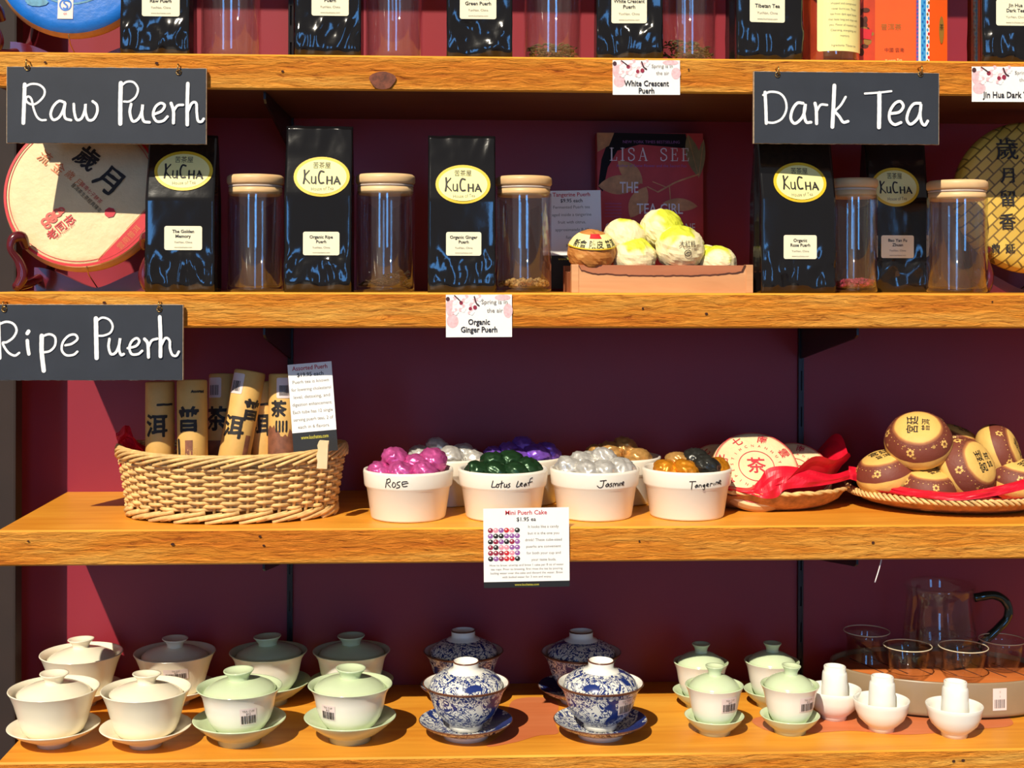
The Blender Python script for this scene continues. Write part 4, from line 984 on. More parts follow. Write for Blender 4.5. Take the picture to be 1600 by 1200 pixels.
# paper tubes
def tube(pbx, pby, ptx, pty, Yb_, Yt_, hw, label, art, stick=None, turn=0.0):
    P, Q = W(pbx, pby, Yb_), W(ptx, pty, Yt_); d_ = (Q-P).normalized(); zlow = s3+.012
    P = P-d_*((P.z-zlow)/d_.z); L_ = (Q-P).length; R = hw*mpp(Yt_, ptx)
    o = thing('tea_tube', label, 'paper tube', P)
    o.rotation_mode = 'QUATERNION'; o.rotation_quaternion = Vector((0, 0, 1)).rotation_difference(d_) @ Matrix.Rotation(turn, 3, 'Z').to_quaternion()
    mb = MB(); mb.lathe([(.0005, 0), (R-.001, 0), (R, .001), (R, L_-.002), (R-.0008, L_-.0004), (R-.0022, L_), (R-.0030, L_-.002), (.0005, L_-.003)], 36)
    g, g2 = cyl(R+.0004), cyl(R+.0007)
    for vf, k in art(R, L_):
        if k == 1:
            for i, (dx, dy) in enumerate(((-.0005, 0), (.0005, .0002), (0, -.0005), (0, .0005))): mb.flat(xf2(brush(refine(vf, .003)), 1, 1, dx, dy), cyl(R+.0004+.00008*i), k)
        else: mb.flat(refine(vf, .004), g, k)
    mb.build('tube_body', [m['kraft'], m['ink'], m['brownprint'], m['kraft']], o)
    if stick is not None:
        sb = MB(); sb.flat(rrect2(stick*R, L_-.017, .019, .024, .002), g, 0)
        rr_ = random.Random(int(pbx))
        for i in range(9): x_ = stick*R-.006+i*.0014; sb.flat(rect2(x_, x_+rr_.choice((.0005, .0009)), L_-.026, L_-.014), g2, 1)
        sb.build('barcode_sticker', [m['sticker'], m['ink']], o)
    return o
def artA(R, L_): return [(text2('洱', .0195, -.001, L_-.052, bold=.025), 1), (text2('一', .015, .010, L_-.028), 1)]
def artB(R, L_): return [(text2('普', .0215, -.002, L_-.047, bold=.03), 1), (rect2(-.0055, .0035, L_-.135, L_-.070), 2), (text2('雲南', .007, -.001, L_-.083), 3), (stroke2([(-.016, L_-.07), (-.014, L_-.095)], .004), 1), (text2('Assorted', .003, .010, L_-.014), 1)]
def artC(R, L_): return [(text2('茶', .021, -.004, L_-.055, bold=.03), 1), (rect2(-.018, .004, L_-.15, L_-.08), 2)]
def artD(R, L_): return [(text2('洱', .0195, -.007, L_-.068, bold=.025), 1), (text2('普', .018, .012, L_-.046, bold=.02), 1), (rect2(.010, .017, L_-.14, L_-.075), 2)]
def artE(R, L_):
    pts = [(-R*1.3, .02)]+[(-R*1.3+R*2.2*i/14, L_-.062-.008*abs(math.sin(i*1.3))+.006*math.sin(i*.5)) for i in range(15)]+[(R*.9, .02)]
    vs = []; n = 14
    for i in range(n+1): x, z = pts[1+i]; vs += [(x, .02), (x, z)]
    return [((vs, [(2*i, 2*i+2, 2*i+3, 2*i+1) for i in range(n)]), 2), (text2('茶', .014, -.004, L_-.042, bold=.03), 1)]+[(stroke2([(-.006+.004*i, L_-.056), (-.006+.004*i, L_-.068)], .0012), 1) for i in range(4)]
TG = 'tubes in the wicker basket'
tube(250, 700, 250, 596, .085, .09, 22.5, 'kraft tea tube at the left end of the basket, beside the red tissue', artA)
tube(301, 705, 300, 594, .070, .080, 23.5, 'kraft tea tube with a black character above a brown strip, second from left', artB)
tube(345, 700, 347, 584, .120, .130, 20, 'kraft tea tube set back in shade behind the tilted tube', artC, -.5)
tube(366, 712, 391, 580, .080, .094, 24.5, 'tilted kraft tea tube in the middle of the basket with a barcode sticker', artD, -.75, .1)
tube(412, 700, 408, 596, .105, .110, 19, 'kraft tea tube half hidden behind the tilted tube', artA)
tube(442, 702, 443, 584, .092, .100, 23, 'kraft tea tube with a brown mountain print at the right, by the white card', artE, .2)
tube(477, 700, 478, 640, .110, .115, 19, 'short-looking kraft tube tucked behind the white card', artA)
# red tissue corner in the basket
def sheet(name, label, fn, nu, nv, mt, cat='tissue paper'):
    mb = MB(); mb.grid(fn, nu, nv, 0, False); o = mb.build(name, mt); return tag(o, label, cat)
P0 = W(216, 700, .09)
sheet('tissue_paper', 'crumpled corner of red tissue poking up at the left end of the wicker basket', lambda u, v: (P0.x-.019+.034*u+.004*nz(u*5, v*5, 2)-.006*v, .086+.012*nz(u*4, v*4, 7)+.012*u*v, s3+.055+.052*v*(1-.62*abs(u-.30)-.5*max(0, u-.5))+.005*nz(u*6, v*6, 4)), 16, 14, m['tissue'])
# clothes peg
P0 = W(503, 732, .017)
t = thing('clothes_peg', 'small wooden clothes peg clipped on the front rim of the wicker basket', 'clothes peg', P0, (0, .06, 0))
hw = .0058
pf = [(-hw, 0), (hw, 0), (hw*.92, .0306), (-hw*.9, .0306), (-hw*1.15, .026), (-hw*.95, .021), (-hw*1.2, .014), (-hw*.92, .008)]
for nme, y0 in (('front_leg', -.002), ('back_leg', .006)):
    mb = MB(); mb.prism(pf, y0, y0+.0045); mb.build(nme, m['peg'], t)
mb = MB(); mb.tube([(-.005+.0012*i, .0036+.0016*math.sin(i*2.2), .020+.0016*math.cos(i*2.2)) for i in range(9)], .0005, 6); mb.build('wire_spring', m['blackmetal'], t)
# white ramekins
def ramekin_proto():
    R, r0, h = .0530, .0432, .0575
    mb = MB(); hbnd = h-.0205
    mb.lathe([(.0005, .002), (r0-.006, .0015), (r0-.004, 0), (r0-.0005, .0006), (r0+.0006, .0025), (R-.0042, hbnd-.001), (R-.0020, hbnd+.0012), (R-.0014, hbnd+.003), (R-.0002, h-.003), (R-.0006, h-.0006), (R-.0022, h), (R-.0040, h-.0012), (R-.0075, h*.5), (r0-.004, .006), (.0005, .005)], 72)
    return mb, R, h, hbnd
ramW = {'ROSE': ([[(305, 525), (295, 560), (288, 595)], [(300, 530), (325, 520), (328, 545), (305, 560), (330, 590)], [(355, 548), (345, 575), (358, 590), (375, 570), (362, 548)], [(412, 540), (390, 548), (388, 565), (405, 572), (405, 588), (380, 595)], [(470, 540), (430, 545), (435, 580), (470, 578)], [(433, 562), (478, 552)]], 550),
 'Lotus': ([[(1160, 535), (1150, 575), (1150, 588), (1180, 585)], [(1195, 560), (1185, 580), (1200, 588), (1208, 568), (1195, 560)], [(1232, 535), (1225, 590)], [(1210, 560), (1245, 550)], [(1255, 560), (1252, 585), (1270, 580), (1275, 560), (1275, 588)], [(1300, 555), (1288, 565), (1300, 578), (1285, 590)], [(1368, 540), (1355, 585), (1380, 582)], [(1385, 570), (1405, 562), (1395, 555), (1385, 575), (1405, 582)], [(1435, 560), (1418, 575), (1425, 585), (1438, 565), (1442, 582)], [(1490, 520), (1470, 530), (1460, 580)], [(1450, 560), (1490, 552)]], 550),
 'Jasmine': ([[(480, 535), (530, 530)], [(510, 535), (500, 580), (475, 590), (455, 575)], [(545, 555), (525, 575), (540, 582), (552, 560), (555, 582)], [(578, 555), (565, 562), (578, 575), (565, 585)], [(590, 585), (592, 560), (605, 560), (608, 580), (615, 560), (628, 562), (630, 582)], [(640, 560), (640, 580)], [(650, 580), (652, 560), (665, 562), (668, 580)], [(668, 572), (685, 560), (678, 550), (668, 568), (685, 580)]], 840),
 'Tangerine': ([[(1200, 540), (1250, 538)], [(1222, 540), (1215, 600)], [(1260, 565), (1245, 580), (1255, 588), (1265, 568), (1268, 585)], [(1278, 585), (1280, 568), (1295, 570), (1298, 585)], [(1325, 565), (1310, 575), (1322, 582), (1328, 565), (1325, 605), (1312, 605)], [(1340, 575), (1360, 565), (1350, 558), (1342, 575), (1360, 582)], [(1375, 580), (1378, 560), (1395, 560)], [(1410, 560), (1408, 575)], [(1425, 572), (1430, 552), (1445, 555), (1445, 570)], [(1455, 565), (1475, 550), (1465, 540), (1452, 560), (1478, 572)]], 840)}
CAND = []
def ramekin(pxc, Y, label, word=None, shift=0):
    mb, R, h, hbnd = ramekin_proto(); C0 = at(pxc, Y, s3)
    o = thing('ramekin', label, 'ramekin', C0); mb.build('stoneware_bowl', m['ramekin'], o)
    if word:
        st, x0 = ramW[word]; wb = MB(); sY = mpp(Y-R, pxc); yref = proj((C0.x, Y-R, s3+h))[1]
        for p_ in st:
            q = []
            for x, y in p_:
                px, py = x0+x/5.333+shift, 650+y/5.333
                a = math.asin(max(-.98, min(.98, (px-pxc)*mpp(Y-R*.6, pxc)/R))); q.append((a*R, h-.0008-(py-yref)*sY*1.02+.0025*(1-math.cos(a))*0))
            zz = lambda v: R-.0014+(v-hbnd-.003)/(h-hbnd-.006)*.0012+.0005
            wb.flat(stroke2(q, .00105, 5), lambda u, v: Vector((zz(v)*math.sin(u/R), -zz(v)*math.cos(u/R), v)))
        wb.build('handwritten_word', m['ink'], o)
    return C0, R, h
def candy_mesh(seed, R=.0160):
    mb = MB()
    b = bmesh.new(); bmesh.ops.create_icosphere(b, subdivisions=4, radius=1)
    vs = []
    for v in b.verts:
        d_ = v.co; q = R*(1+.12*(1-2.4*abs(nz(d_.x*1.5+seed*3, d_.y*1.5, d_.z*1.5)))+.10*(.6-2*abs(nz(d_.x*3.4, d_.y*3.4+seed, d_.z*3.4)))+.03*(1-2*abs(nz(d_.x*8, d_.y*8+seed, d_.z*8))))
        vs.append((d_.x*q, d_.y*q, d_.z*q*.76))
    mb.add(vs, [[v.index for v in f.verts] for f in b.faces], 0, True); b.free(); return mb
def candies(C0, R, h, base, specs, group, desc):
    """specs: (dx px, dy up mm, depth share, material, words)"""
    for i, (dx, up, dep, mt, wrd) in enumerate(specs):
        o = candy_mesh(i+int(C0.x*977) % 50).build('foil_candy', mt)
        o.location = (C0.x+dx, C0.y+dep*R, C0.z+h+up); o.rotation_euler = (.5*math.sin(i*2.1), .5*math.cos(i*1.7), i*1.9)
        tag(o, desc.replace('#', wrd), 'wrapped sweet', group)
Yf, Yk = .071, .176
C, R, h = ramekin(638, Yf, 'white ramekin marked ROSE holding pink foil sweets', 'ROSE')
P = m['fpink']
candies(C, R, h, 0, [(-.031, -.004, -.30, P, 'at the left edge'), (-.015, .010, .05, P, 'at the top left of the heap'), (-.006, -.003, -.52, P, 'at the front left'), (.010, .003, -.05, P, 'in the middle'), (.020, -.003, -.50, P, 'at the front right'), (.029, .008, .1, P, 'at the top right of the heap'), (-.02, -.004, .45, P, 'at the back left'), (.012, -.002, .5, P, 'at the back right')], 'pink foil sweets', 'pink foil-wrapped tea sweet # in the ROSE ramekin')
C, R, h = ramekin(786, Yf, 'white ramekin marked Lotus Leaf holding dark green foil sweets', 'Lotus')
P = m['fgreen']
candies(C, R, h, 0, [(-.029, -.004, -.35, P, 'at the left'), (-.010, .005, -.05, P, 'at the top left'), (-.008, -.004, -.52, P, 'at the front left'), (.009, .006, .05, P, 'at the very top'), (.014, -.004, -.5, P, 'at the front'), (.029, -.001, -.25, P, 'at the right'), (.0, -.004, .5, P, 'at the back')], 'dark green foil sweets', 'dark green foil-wrapped tea sweet # in the Lotus Leaf ramekin')
C, R, h = ramekin(929, Yf, 'white ramekin marked Jasmine holding silver foil sweets', 'Jasmine')
P = m['fsilver']
candies(C, R, h, 0, [(-.031, .001, -.25, P, 'at the left'), (-.014, .004, .05, P, 'at the top left'), (-.010, -.003, -.52, P, 'at the front left'), (.008, -.002, -.5, P, 'at the front'), (.012, .008, .1, P, 'at the very top'), (.030, -.001, -.35, P, 'at the right'), (-.005, .002, .5, P, 'at the back')], 'silver foil sweets in Jasmine', 'silver foil-wrapped tea sweet # in the Jasmine ramekin')
C, R, h = ramekin(1073, Yf, 'white ramekin marked Tangerine holding orange and gold foil sweets', 'Tangerine')
P = m['forange']
candies(C, R, h, 0, [(-.027, -.003, -.40, P, 'at the left'), (-.010, .004, -.05, m['fgold'], 'at the top left'), (-.005, -.002, -.52, P, 'at the front'), (.010, .009, -.1, m['fdark'], 'with a dark wrapper at the top'), (.019, .003, -.5, m['fdark'], 'with a dark wrapper at front'), (.033, -.001, -.25, P, 'at the right'), (.01, .002, .45, P, 'at the back')], 'orange and gold foil sweets', 'foil-wrapped tea sweet # in the Tangerine ramekin')
C, R, h = ramekin(697, Yk, 'white ramekin of silvery sweets behind the ROSE and Lotus Leaf ramekins')
candies(C, R, h, 0, [(-.030, .0, -.15, m['fwhite'], 'far left'), (-.010, .009, 0, m['fwhite'], 'at the top'), (.008, .001, -.45, m['fsilver'], 'in front'), (.022, .003, -.1, m['fwhite'], 'to the right'), (.034, -.004, -.25, m['fsilver'], 'far right')], 'silvery sweets behind', 'silvery white foil sweet # in the ramekin behind ROSE')
C, R, h = ramekin(815, Yk, 'white ramekin of purple sweets behind the Lotus Leaf ramekin')
P = m['fpurple']
candies(C, R, h, 0, [(-.032, -.002, -.1, P, 'far left'), (-.013, .004, -.1, P, 'left of the middle'), (.004, .009, .05, P, 'at the top'), (.018, .003, -.35, P, 'right of the middle'), (.033, .003, -.1, P, 'far right'), (-.004, -.003, -.5, P, 'in front')], 'purple foil sweets', 'purple foil-wrapped tea sweet # in the ramekin behind Lotus Leaf')
C, R, h = ramekin(967, Yk, 'white ramekin of gold sweets behind the Jasmine ramekin')
P = m['fgold']
candies(C, R, h, 0, [(-.028, .001, -.25, P, 'far left'), (-.012, .005, -.2, P, 'left of the middle'), (.008, .009, -.1, P, 'at the top'), (.022, -.002, -.35, P, 'right of the middle'), (-.004, -.002, .4, P, 'at the back')], 'gold foil sweets', 'gold foil-wrapped tea sweet # in the ramekin behind Jasmine')

# shallow basket with paper-wrapped cakes
def shallow(pxc, Y, a, b, h, label, braid):
    C0 = at(pxc, Y, s3); o = thing('shallow_basket', label, 'basket', C0); mb = MB()
    prof = [(.0005, .001), (.70, .0008), (.78, .004), (.90, h*.45), (.985, h*.9), (1.0, h), (.975, h), (.88, h*.5), (.76, .008), (.0005, .005)]
    n = 96; vs, fs = [], []
    for q, z in prof:
        for k in range(n):
            u = 2*pi*k/n; wob = (.004 if braid else .0015)*math.sin(k*pi/2+z*900)*(1 if .8 < q else 0); vs.append((a*(q+wob)*math.sin(u), -b*(q+wob)*math.cos(u), z))
    for i in range(len(prof)-1):
        for k in range(n): fs.append((i*n+k, i*n+(k+1) % n, (i+1)*n+(k+1) % n, (i+1)*n+k))
    mb.add(vs, fs, 0, True); mb.build('woven_bowl', m['weavebrown'], o)
    rb = MB()
    for ph in ((0, 1, 2) if braid else (0, 1)):
        N_ = 220; f_ = 34 if braid else 20; amp = .0032 if braid else .0012
        rb.tube([((a+.001+amp*math.sin(f_*u_+ph*2.1))*math.sin(u_), -(b+.001+amp*math.sin(f_*u_+ph*2.1))*math.cos(u_), h+.0005+amp*math.cos(f_*u_+ph*2.1)) for u_ in [2*pi*i/N_ for i in range(N_)]], .0021 if braid else .0020, 6, 0, True)
    rb.build('rim_braid', m['wicker'], o)
    return C0
Y1 = .152; C1 = shallow(1199, Y1, .098, .082, .024, 'shallow rattan basket lined with red tissue holding round paper-wrapped tea cakes', False)
Y2 = .136; C2 = shallow(1494, Y2, .131, .105, .019, 'wide shallow basket with braided rim lined with red tissue holding printed tea buns', True)
mb = MB(); f = lambda u, v: Vector((.0985*(.94+.06*v/.03)*math.sin(u)*1.0, -.0855*(.94+.06*v/.03)*math.cos(u), v))
# red tissue liners
def liner(name, label, C0, a, b, h, peaks, seed, drop, fold=None):
    mb = MB()
    def f(u, v):
        th = 2*pi*u; q = .30+.72*v; pk = 0
        for c_, w_, hh in peaks:
            d_ = (th-c_+pi) % (2*pi)-pi; pk += hh*math.exp(-(d_/w_)**2)
        z = .011+(h-.004)*max(0, (v-.35)/.65)**1.2+pk*max(0, (v-.55)/.45)+.006*nz(th*2.2+seed, v*4, seed)*v
        q2 = q+.02*nz(th*3, v*3, seed+4); rim = 1.0 if v < .92 else 1+.02
        if drop: 
            d_ = (th-drop[0]+pi) % (2*pi)-pi
            if v > .8: z -= drop[2]*math.exp(-(d_/drop[1])**2)*(v-.8)/.2; q2 += .10*math.exp(-(d_/drop[1])**2)*(v-.8)/.2
        return (a*q2*rim*math.sin(th), -b*q2*rim*math.cos(th), z)
    mb.grid(f, 110, 18, 0, False, True)
    if fold:                 # the turned-up front fold of the same sheet, lying on the front rim
        T, B_ = spline(fold[0], 7), spline(fold[1], 7); k_ = min(len(T), len(B_))
        def fw(u, v):
            i = min(k_-1, int(round(u*(k_-1)))); p = B_[i].lerp(T[i], v)
            xx = (at(p[0], C0.y-b*.8, C0.z+h).x-C0.x)/a; Yr = C0.y-b*math.sqrt(max(.05, 1-xx*xx))
            q = W(p[0], p[1], Yr-.004+.012*v+.004*math.sin(v*pi)*-1+.004*nz(u*9, v*3, seed)); return q-C0
        mb.grid(fw, k_, 8, 0, False)
    o = mb.build(name, m['tissue']); o.location = C0
    return tag(o, label, 'tissue paper')
liner('tissue_paper', 'red tissue liner rising in a tall peak at the right of the paper-wrapped cakes', C1, .098, .082, .024, [(1.95, .40, .050), (1.0, .6, .034), (.35, .30, .026), (4.3, .5, .030), (-.7, .5, -.008)], 3, None, ([(1138, 759), (1170, 762), (1186, 750), (1200, 732), (1230, 728), (1265, 734), (1300, 741), (1330, 733)], [(1138, 766), (1170, 772), (1195, 779), (1214, 777), (1228, 765), (1265, 761), (1300, 756), (1330, 748)]))
liner('tissue_paper', 'red tissue liner lying along the rim under the printed tea buns', C2, .131, .105, .019, [(4.6, .35, .014)], 9, None, ([(1326, 728), (1345, 733), (1395, 757), (1450, 766), (1500, 769), (1560, 759), (1612, 745)], [(1326, 748), (1345, 754), (1395, 770), (1450, 779), (1500, 782), (1560, 774), (1612, 762)]))
# three wrapped discs
def cake_small(C, R, tilt, turn, label, lean=0, full=True):
    dec = [(arc_ring(R*.93, R*.018, -pi, pi, 70), 2, .0005), (arc_ring(R*.90, R*.006, -pi, pi, 70), 2, .0005), (arc_ring(R*.40, R*.018, -pi, pi, 40), 2, .0005), (text2('茶', R*.30, 0, 0, bold=.03), 2, .0006)]
    for k in range(8):
        a = .5+k*pi*2/8*.999; dec.append((text2('雲南七子餅茶中國'[k], R*.17, R*.74*math.cos(a), R*.74*math.sin(a), bold=.02, rot=a-pi/2), 2, .0006))
    for k in range(22):
        a = .2+k*2*pi/22; dec.append((text2('YUNNANCHITSEPINGCHATEA'[k], R*.065, R*.54*math.cos(a), R*.54*math.sin(a), rot=a-pi/2), 2, .0006))
    return disc_cake('tea_cake', label, C, R, .017, tilt, [m['cakepaper'], m['cakeside'], m['redink']], dec, turn)
Cc = W(1182, 728, .112); cake_small(Cc, .055, -.72, -.05, 'round paper-wrapped tea cake with red ring print, front one in the rattan basket')
Cc = W(1242, 736, .150); cake_small(Cc, .048, -.72, -.12, 'paper-wrapped tea cake with red ring print leaning behind at the right in the rattan basket')
Cc = W(1132, 736, .172); cake_small(Cc, .047, -.72, .2, 'paper-wrapped tea cake half hidden behind the Tangerine ramekin')
# tea buns
def bun(pxc, pyc, rpx, Y, axis, label, seed, spin=0):
    C = W(pxc, pyc, Y); R = rpx*mpp(Y, pxc); o = thing('tea_bun', label, 'tea bun', C)
    o.rotation_mode = 'QUATERNION'; o.rotation_quaternion = Vector((0, 0, 1)).rotation_difference(Vector(axis).normalized()) @ Matrix.Rotation(spin, 3, 'Z').to_quaternion()
    mb = MB()
    def rr(d_): return R*(1+.018*nz(d_.x*3+seed, d_.y*3, d_.z*3))
    def f(u, v):
        th, ph = 2*pi*u, pi*v; d_ = Vector((math.sin(ph)*math.cos(th), math.sin(ph)*math.sin(th), math.cos(ph))); q = rr(d_)
        return (d_.x*q, d_.y*q, d_.z*q*(.82 if d_.z > 0 else .70)*(1-.12*max(0, d_.z)**8))
    mb.grid(f, 48, 28, 0, True, True)
    def cap(u, v):
        l_ = math.hypot(u, v); ph = l_; th = math.atan2(v, u); d_ = Vector((math.sin(ph)*math.cos(th), math.sin(ph)*math.sin(th), math.cos(ph))); q = rr(d_)*1.012
        return Vector((d_.x*q, d_.y*q, d_.z*q*.82*(1-.12*max(0, d_.z)**8)))
    mb.flat(refine(text2('宮廷', .26, .0, .14, bold=.03), .12), cap, 1); mb.flat(refine(text2('普洱', .18, .0, -.24, bold=.02), .12), cap, 1)
    for k in range(5):       # six-petal flowers on the brown band
        a = k*2*pi/5+.4
        for j in range(6):
            b = j*pi/3; mb.flat(disc2(1.08*math.cos(a)+.10*math.cos(b), 1.08*math.sin(a)+.10*math.sin(b), .05, .05, 8), cap, 2)
    for k in range(30): mb.flat(disc2(.86*math.cos(k*pi/15), .86*math.sin(k*pi/15), .026, .026, 6), cap, 3); mb.flat(disc2(.94*math.cos(k*pi/15+.1), .94*math.sin(k*pi/15+.1), .02, .02, 6), cap, 2)
    mb.build('wrapper', [m['bun'], m['ink'], m['kraft'], m['brownprint']], o); return o
bun(1435, 690, 51, .098, (-.25, -.60, .8), 'printed tea bun at the very top of the heap, tilted to the left', 1, 1.2)
bun(1384, 741, 46, .108, (-.3, -.15, .95), 'printed tea bun low at the left edge of the basket of buns', 2)
bun(1449, 765, 44, .085, (0, -.2, .95), 'printed tea bun low in front, beneath the tilted one', 3, .5)
bun(1508, 733, 50, .092, (.50, -.72, .45), 'printed tea bun at the front of the heap with its end turned to the right', 4, 2.2)
bun(1558, 707, 44, .132, (.8, -.45, .35), 'printed tea bun at the upper right of the heap, end facing right', 5, 3)
bun(1492, 695, 38, .165, (.3, -.2, .9), 'printed tea bun at the back of the heap, mostly hidden', 6)
bun(1588, 752, 44, .110, (.1, -.25, .95), 'printed tea bun low at the right edge of the photo', 7, 4)

# ======================================================================= BOTTOM SHELF (row 4)
s4 = SH[4]
def barcode(R_of_z, u0, z0, w, h, parent, seed=1):
    sb = MB(); g = lambda e: (lambda u, v: Vector(((R_of_z(v)+e)*math.sin(u/R_of_z(v)), -(R_of_z(v)+e)*math.cos(u/R_of_z(v)), v)))
    sb.flat(join2([rect2(u0-w/2, u0+w/2, z0-h/2+h*i/6, z0-h/2+h*(i+1)/6, 8) for i in range(6)]), g(.0005), 0); r = random.Random(seed); x = u0-w*.42
    while x < u0+w*.4:
        q = r.choice((.0004, .0007, .001)); sb.flat(join2([rect2(x, x+q, z0-h*.42+h*.5*i/4, z0-h*.42+h*.5*(i+1)/4) for i in range(4)]), g(.0009), 1); x += q+r.choice((.0004, .0006, .0009))
    sb.flat(text2('TEA CUP', h*.12, u0, z0+h*.34, w*.8), g(.0009), 2); sb.flat(text2('$12', h*.12, u0, z0+h*.18, w*.3), g(.0009), 1)
    sb.build('barcode_sticker', [m['sticker'], m['ink'], m['greyink']], parent)
def interp(prof):
    def f(z):
        for (r0, z0), (r1, z1) in zip(prof, prof[1:]):
            if z0 <= z <= z1: return r0+(r1-r0)*(z-z0)/max(1e-9, z1-z0)
        return prof[-1][0]
    return f
KIND = {
 'white': dict(R=.0508, sau=[(.0005, .004), (.015, .004), (.0165, 0), (.0185, 0), (.0190, .004), (.030, .0095), (.044, .0165), (.0505, .0215), (.0518, .0226), (.0508, .0232), (.043, .0190), (.028, .0125), (.018, .0105), (.0005, .010)],
   out=[(.0235, .0110), (.0245, .0118), (.0300, .0145), (.0345, .0190), (.0375, .0270), (.0405, .0380), (.0440, .0500), (.0480, .0600), (.0508, .0645)], lid=[(.0412, .0585), (.0412, .0600), (.037, .0632), (.028, .0674), (.019, .0702), (.0125, .0716)],
   knob=[(.0108, .0704), (.0100, .0735), (.0112, .0768), (.0142, .0798), (.0162, .0815), (.0160, .0824), (.0142, .0818), (.0112, .0795), (.0005, .0785)], mats=('whiteglaze',)*3),
 'green': dict(R=.0490, sau=[(.0005, .005), (.020, .005), (.0215, 0), (.0245, 0), (.0250, .006), (.034, .0105), (.045, .0190), (.0525, .0262), (.0535, .0275), (.0525, .0280), (.044, .0220), (.030, .0145), (.020, .0125), (.0005, .012)],
   out=[(.0200, .0125), (.0225, .0140), (.0300, .0195), (.0355, .0280), (.0390, .0380), (.0408, .0480), (.0425, .0550), (.0460, .0610), (.0490, .0640)], lid=[(.042, .059), (.042, .0603), (.038, .0642), (.029, .0688), (.020, .0714), (.0135, .0728)],
   knob=[(.0122, .0712), (.0118, .0750), (.0135, .0782), (.0162, .0812), (.0174, .0828), (.0172, .0838), (.0155, .0830), (.0125, .0805), (.0005, .0795)], mats=('greenglaze', 'celadon', 'greenglaze')),
 'blue': dict(R=.0510, sau=[(.0005, .005), (.022, .005), (.0235, 0), (.0265, 0), (.0270, .005), (.036, .0085), (.047, .0135), (.0540, .0185), (.0552, .0196), (.0542, .0202), (.046, .0160), (.032, .0105), (.020, .0092), (.0005, .009)],
   out=[(.0195, .0100), (.0200, .0160), (.0260, .0205), (.0340, .0280), (.0390, .0378), (.0420, .0475), (.0450, .0550), (.0490, .0600), (.0510, .0622)], lid=[(.0430, .0580), (.0432, .0598), (.0415, .0648), (.036, .0704), (.028, .0746), (.0205, .0768)],
   knob=[(.0225, .0752), (.02, .0782), (.0158, .0797), (.0150, .0822), (.0152, .0872), (.0155, .0886), (.0142, .0888), (.0134, .0870), (.0128, .083), (.0005, .0825)], mats=('bw', 'bw', 'bw')),
 'small': dict(R=.0345, sau=[(.0005, .004), (.015, .004), (.0165, 0), (.0190, 0), (.0195, .004), (.0250, .0080), (.0310, .0140), (.0345, .0195), (.0353, .0206), (.0344, .0210), (.029, .0160), (.021, .0105), (.014, .0090), (.0005, .0085)],
   out=[(.0140, .0090), (.0160, .0105), (.0215, .0160), (.0258, .0240), (.0282, .0330), (.0296, .0420), (.0312, .0490), (.0335, .0540), (.0345, .0560)], lid=[(.03, .052), (.03, .0533), (.0285, .0570), (.0235, .0622), (.0165, .0660), (.01, .0682)],
   knob=[(.0088, .0665), (.0076, .0705), (.0085, .0740), (.0105, .0770), (.0113, .0783), (.0112, .0791), (.0098, .0785), (.0078, .0765), (.0005, .0757)], mats=('greenglaze', 'celadon', 'greenglaze'))}
def gaiwan(pxc, Y, kind, label, group, stick=None, tilt=(0, 0), scale=1.0, rot=0.0):
    K = KIND[kind]; C0 = at(pxc, Y, s4)
    t = thing('lidded_teacup', label, 'lidded teacup', C0, (0, 0, rot), group)
    t.scale = (scale,)*3
    ms, mo, ml = (m[x] for x in K['mats'])
    mb = MB(); scal = None
    if kind == 'blue': scal = lambda a: .022*math.cos(12*a)
    if kind == 'blue': mb.lathe(K['sau'][:5], 72, 1); mb.lathe(K['sau'][4:8], 72, 0, True); mb.lathe(K['sau'][7:10], 72, 2, True); mb.lathe(K['sau'][9:], 72, 0, True)
    else: mb.lathe(K['sau'], 64)
    mb.build('saucer', [ms, m['porc'], m['brownrim']], t)
    out = K['out']; R = K['R']; zb, zr = out[0][1], out[-1][1]
    inn = [(R-.0004, zr+.0009), (R-.0015, zr+.0007)]+[(r_-.0026, z_) for r_, z_ in reversed(out[3:-1])]+[(.0005, out[2][1]+.002)]
    bb = MB()
    if kind == 'blue':
        bb.lathe([(.0005, zb+.001), (.018, zb)]+out[:2], 64, 1); bb.lathe(out[1:-1], 72, 0); bb.lathe(out[-2:]+inn[:2], 72, 2); bb.lathe(inn[1:], 64, 1)
    else:
        bb.lathe([(.0005, zb+.001), (out[0][0]-.002, zb)]+out, 64, 0); bb.lathe([out[-1]]+inn, 64, 1)
    b = bb.build('bowl', [mo, m['porc'] if kind == 'blue' else ml, m['brownrim']], t)
    lb_ = MB(); zl = K['lid'][0][1]
    lb_.M = Matrix.Translation((0, 0, zl)) @ Matrix.Rotation(tilt[0], 4, 'X') @ Matrix.Rotation(tilt[1], 4, 'Y') @ Matrix.Translation((0, 0, -zl))
    lp = K['lid']; lb_.lathe([(.0005, lp[-1][1]-.004), (lp[0][0]-.006, zl+.0005)]+lp+[(.0005, lp[-1][1]+.0006)], 64)
    lo = lb_.build('lid', ml, t)
    kb = MB(); kb.M = lb_.M; kp = K['knob']
    if kind == 'blue': kb.lathe(kp[:5], 48, 0); kb.lathe(kp[4:7], 48, 1); kb.lathe(kp[6:], 48, 0)
    else: kb.lathe(kp, 48)
    kb.build('knob', [m['porc'] if kind == 'blue' else ml, m['brownrim']], lo)
    if stick:
        zz = stick[1]; barcode(interp(out), stick[0], zz, stick[2], stick[3], t, int(pxc))
    return t
G = {'white': 'ivory lidded teacups', 'green': 'celadon lidded teacups', 'blue': 'blue and white lidded teacups', 'small': 'small celadon lidded teacups'}
YF = .056; YB = .205
gaiwan(84, Yat(84, 1163, 4), 'white', 'ivory lidded teacup on saucer at the front left corner of the bottom shelf', G['white'], None, (.03, .02))
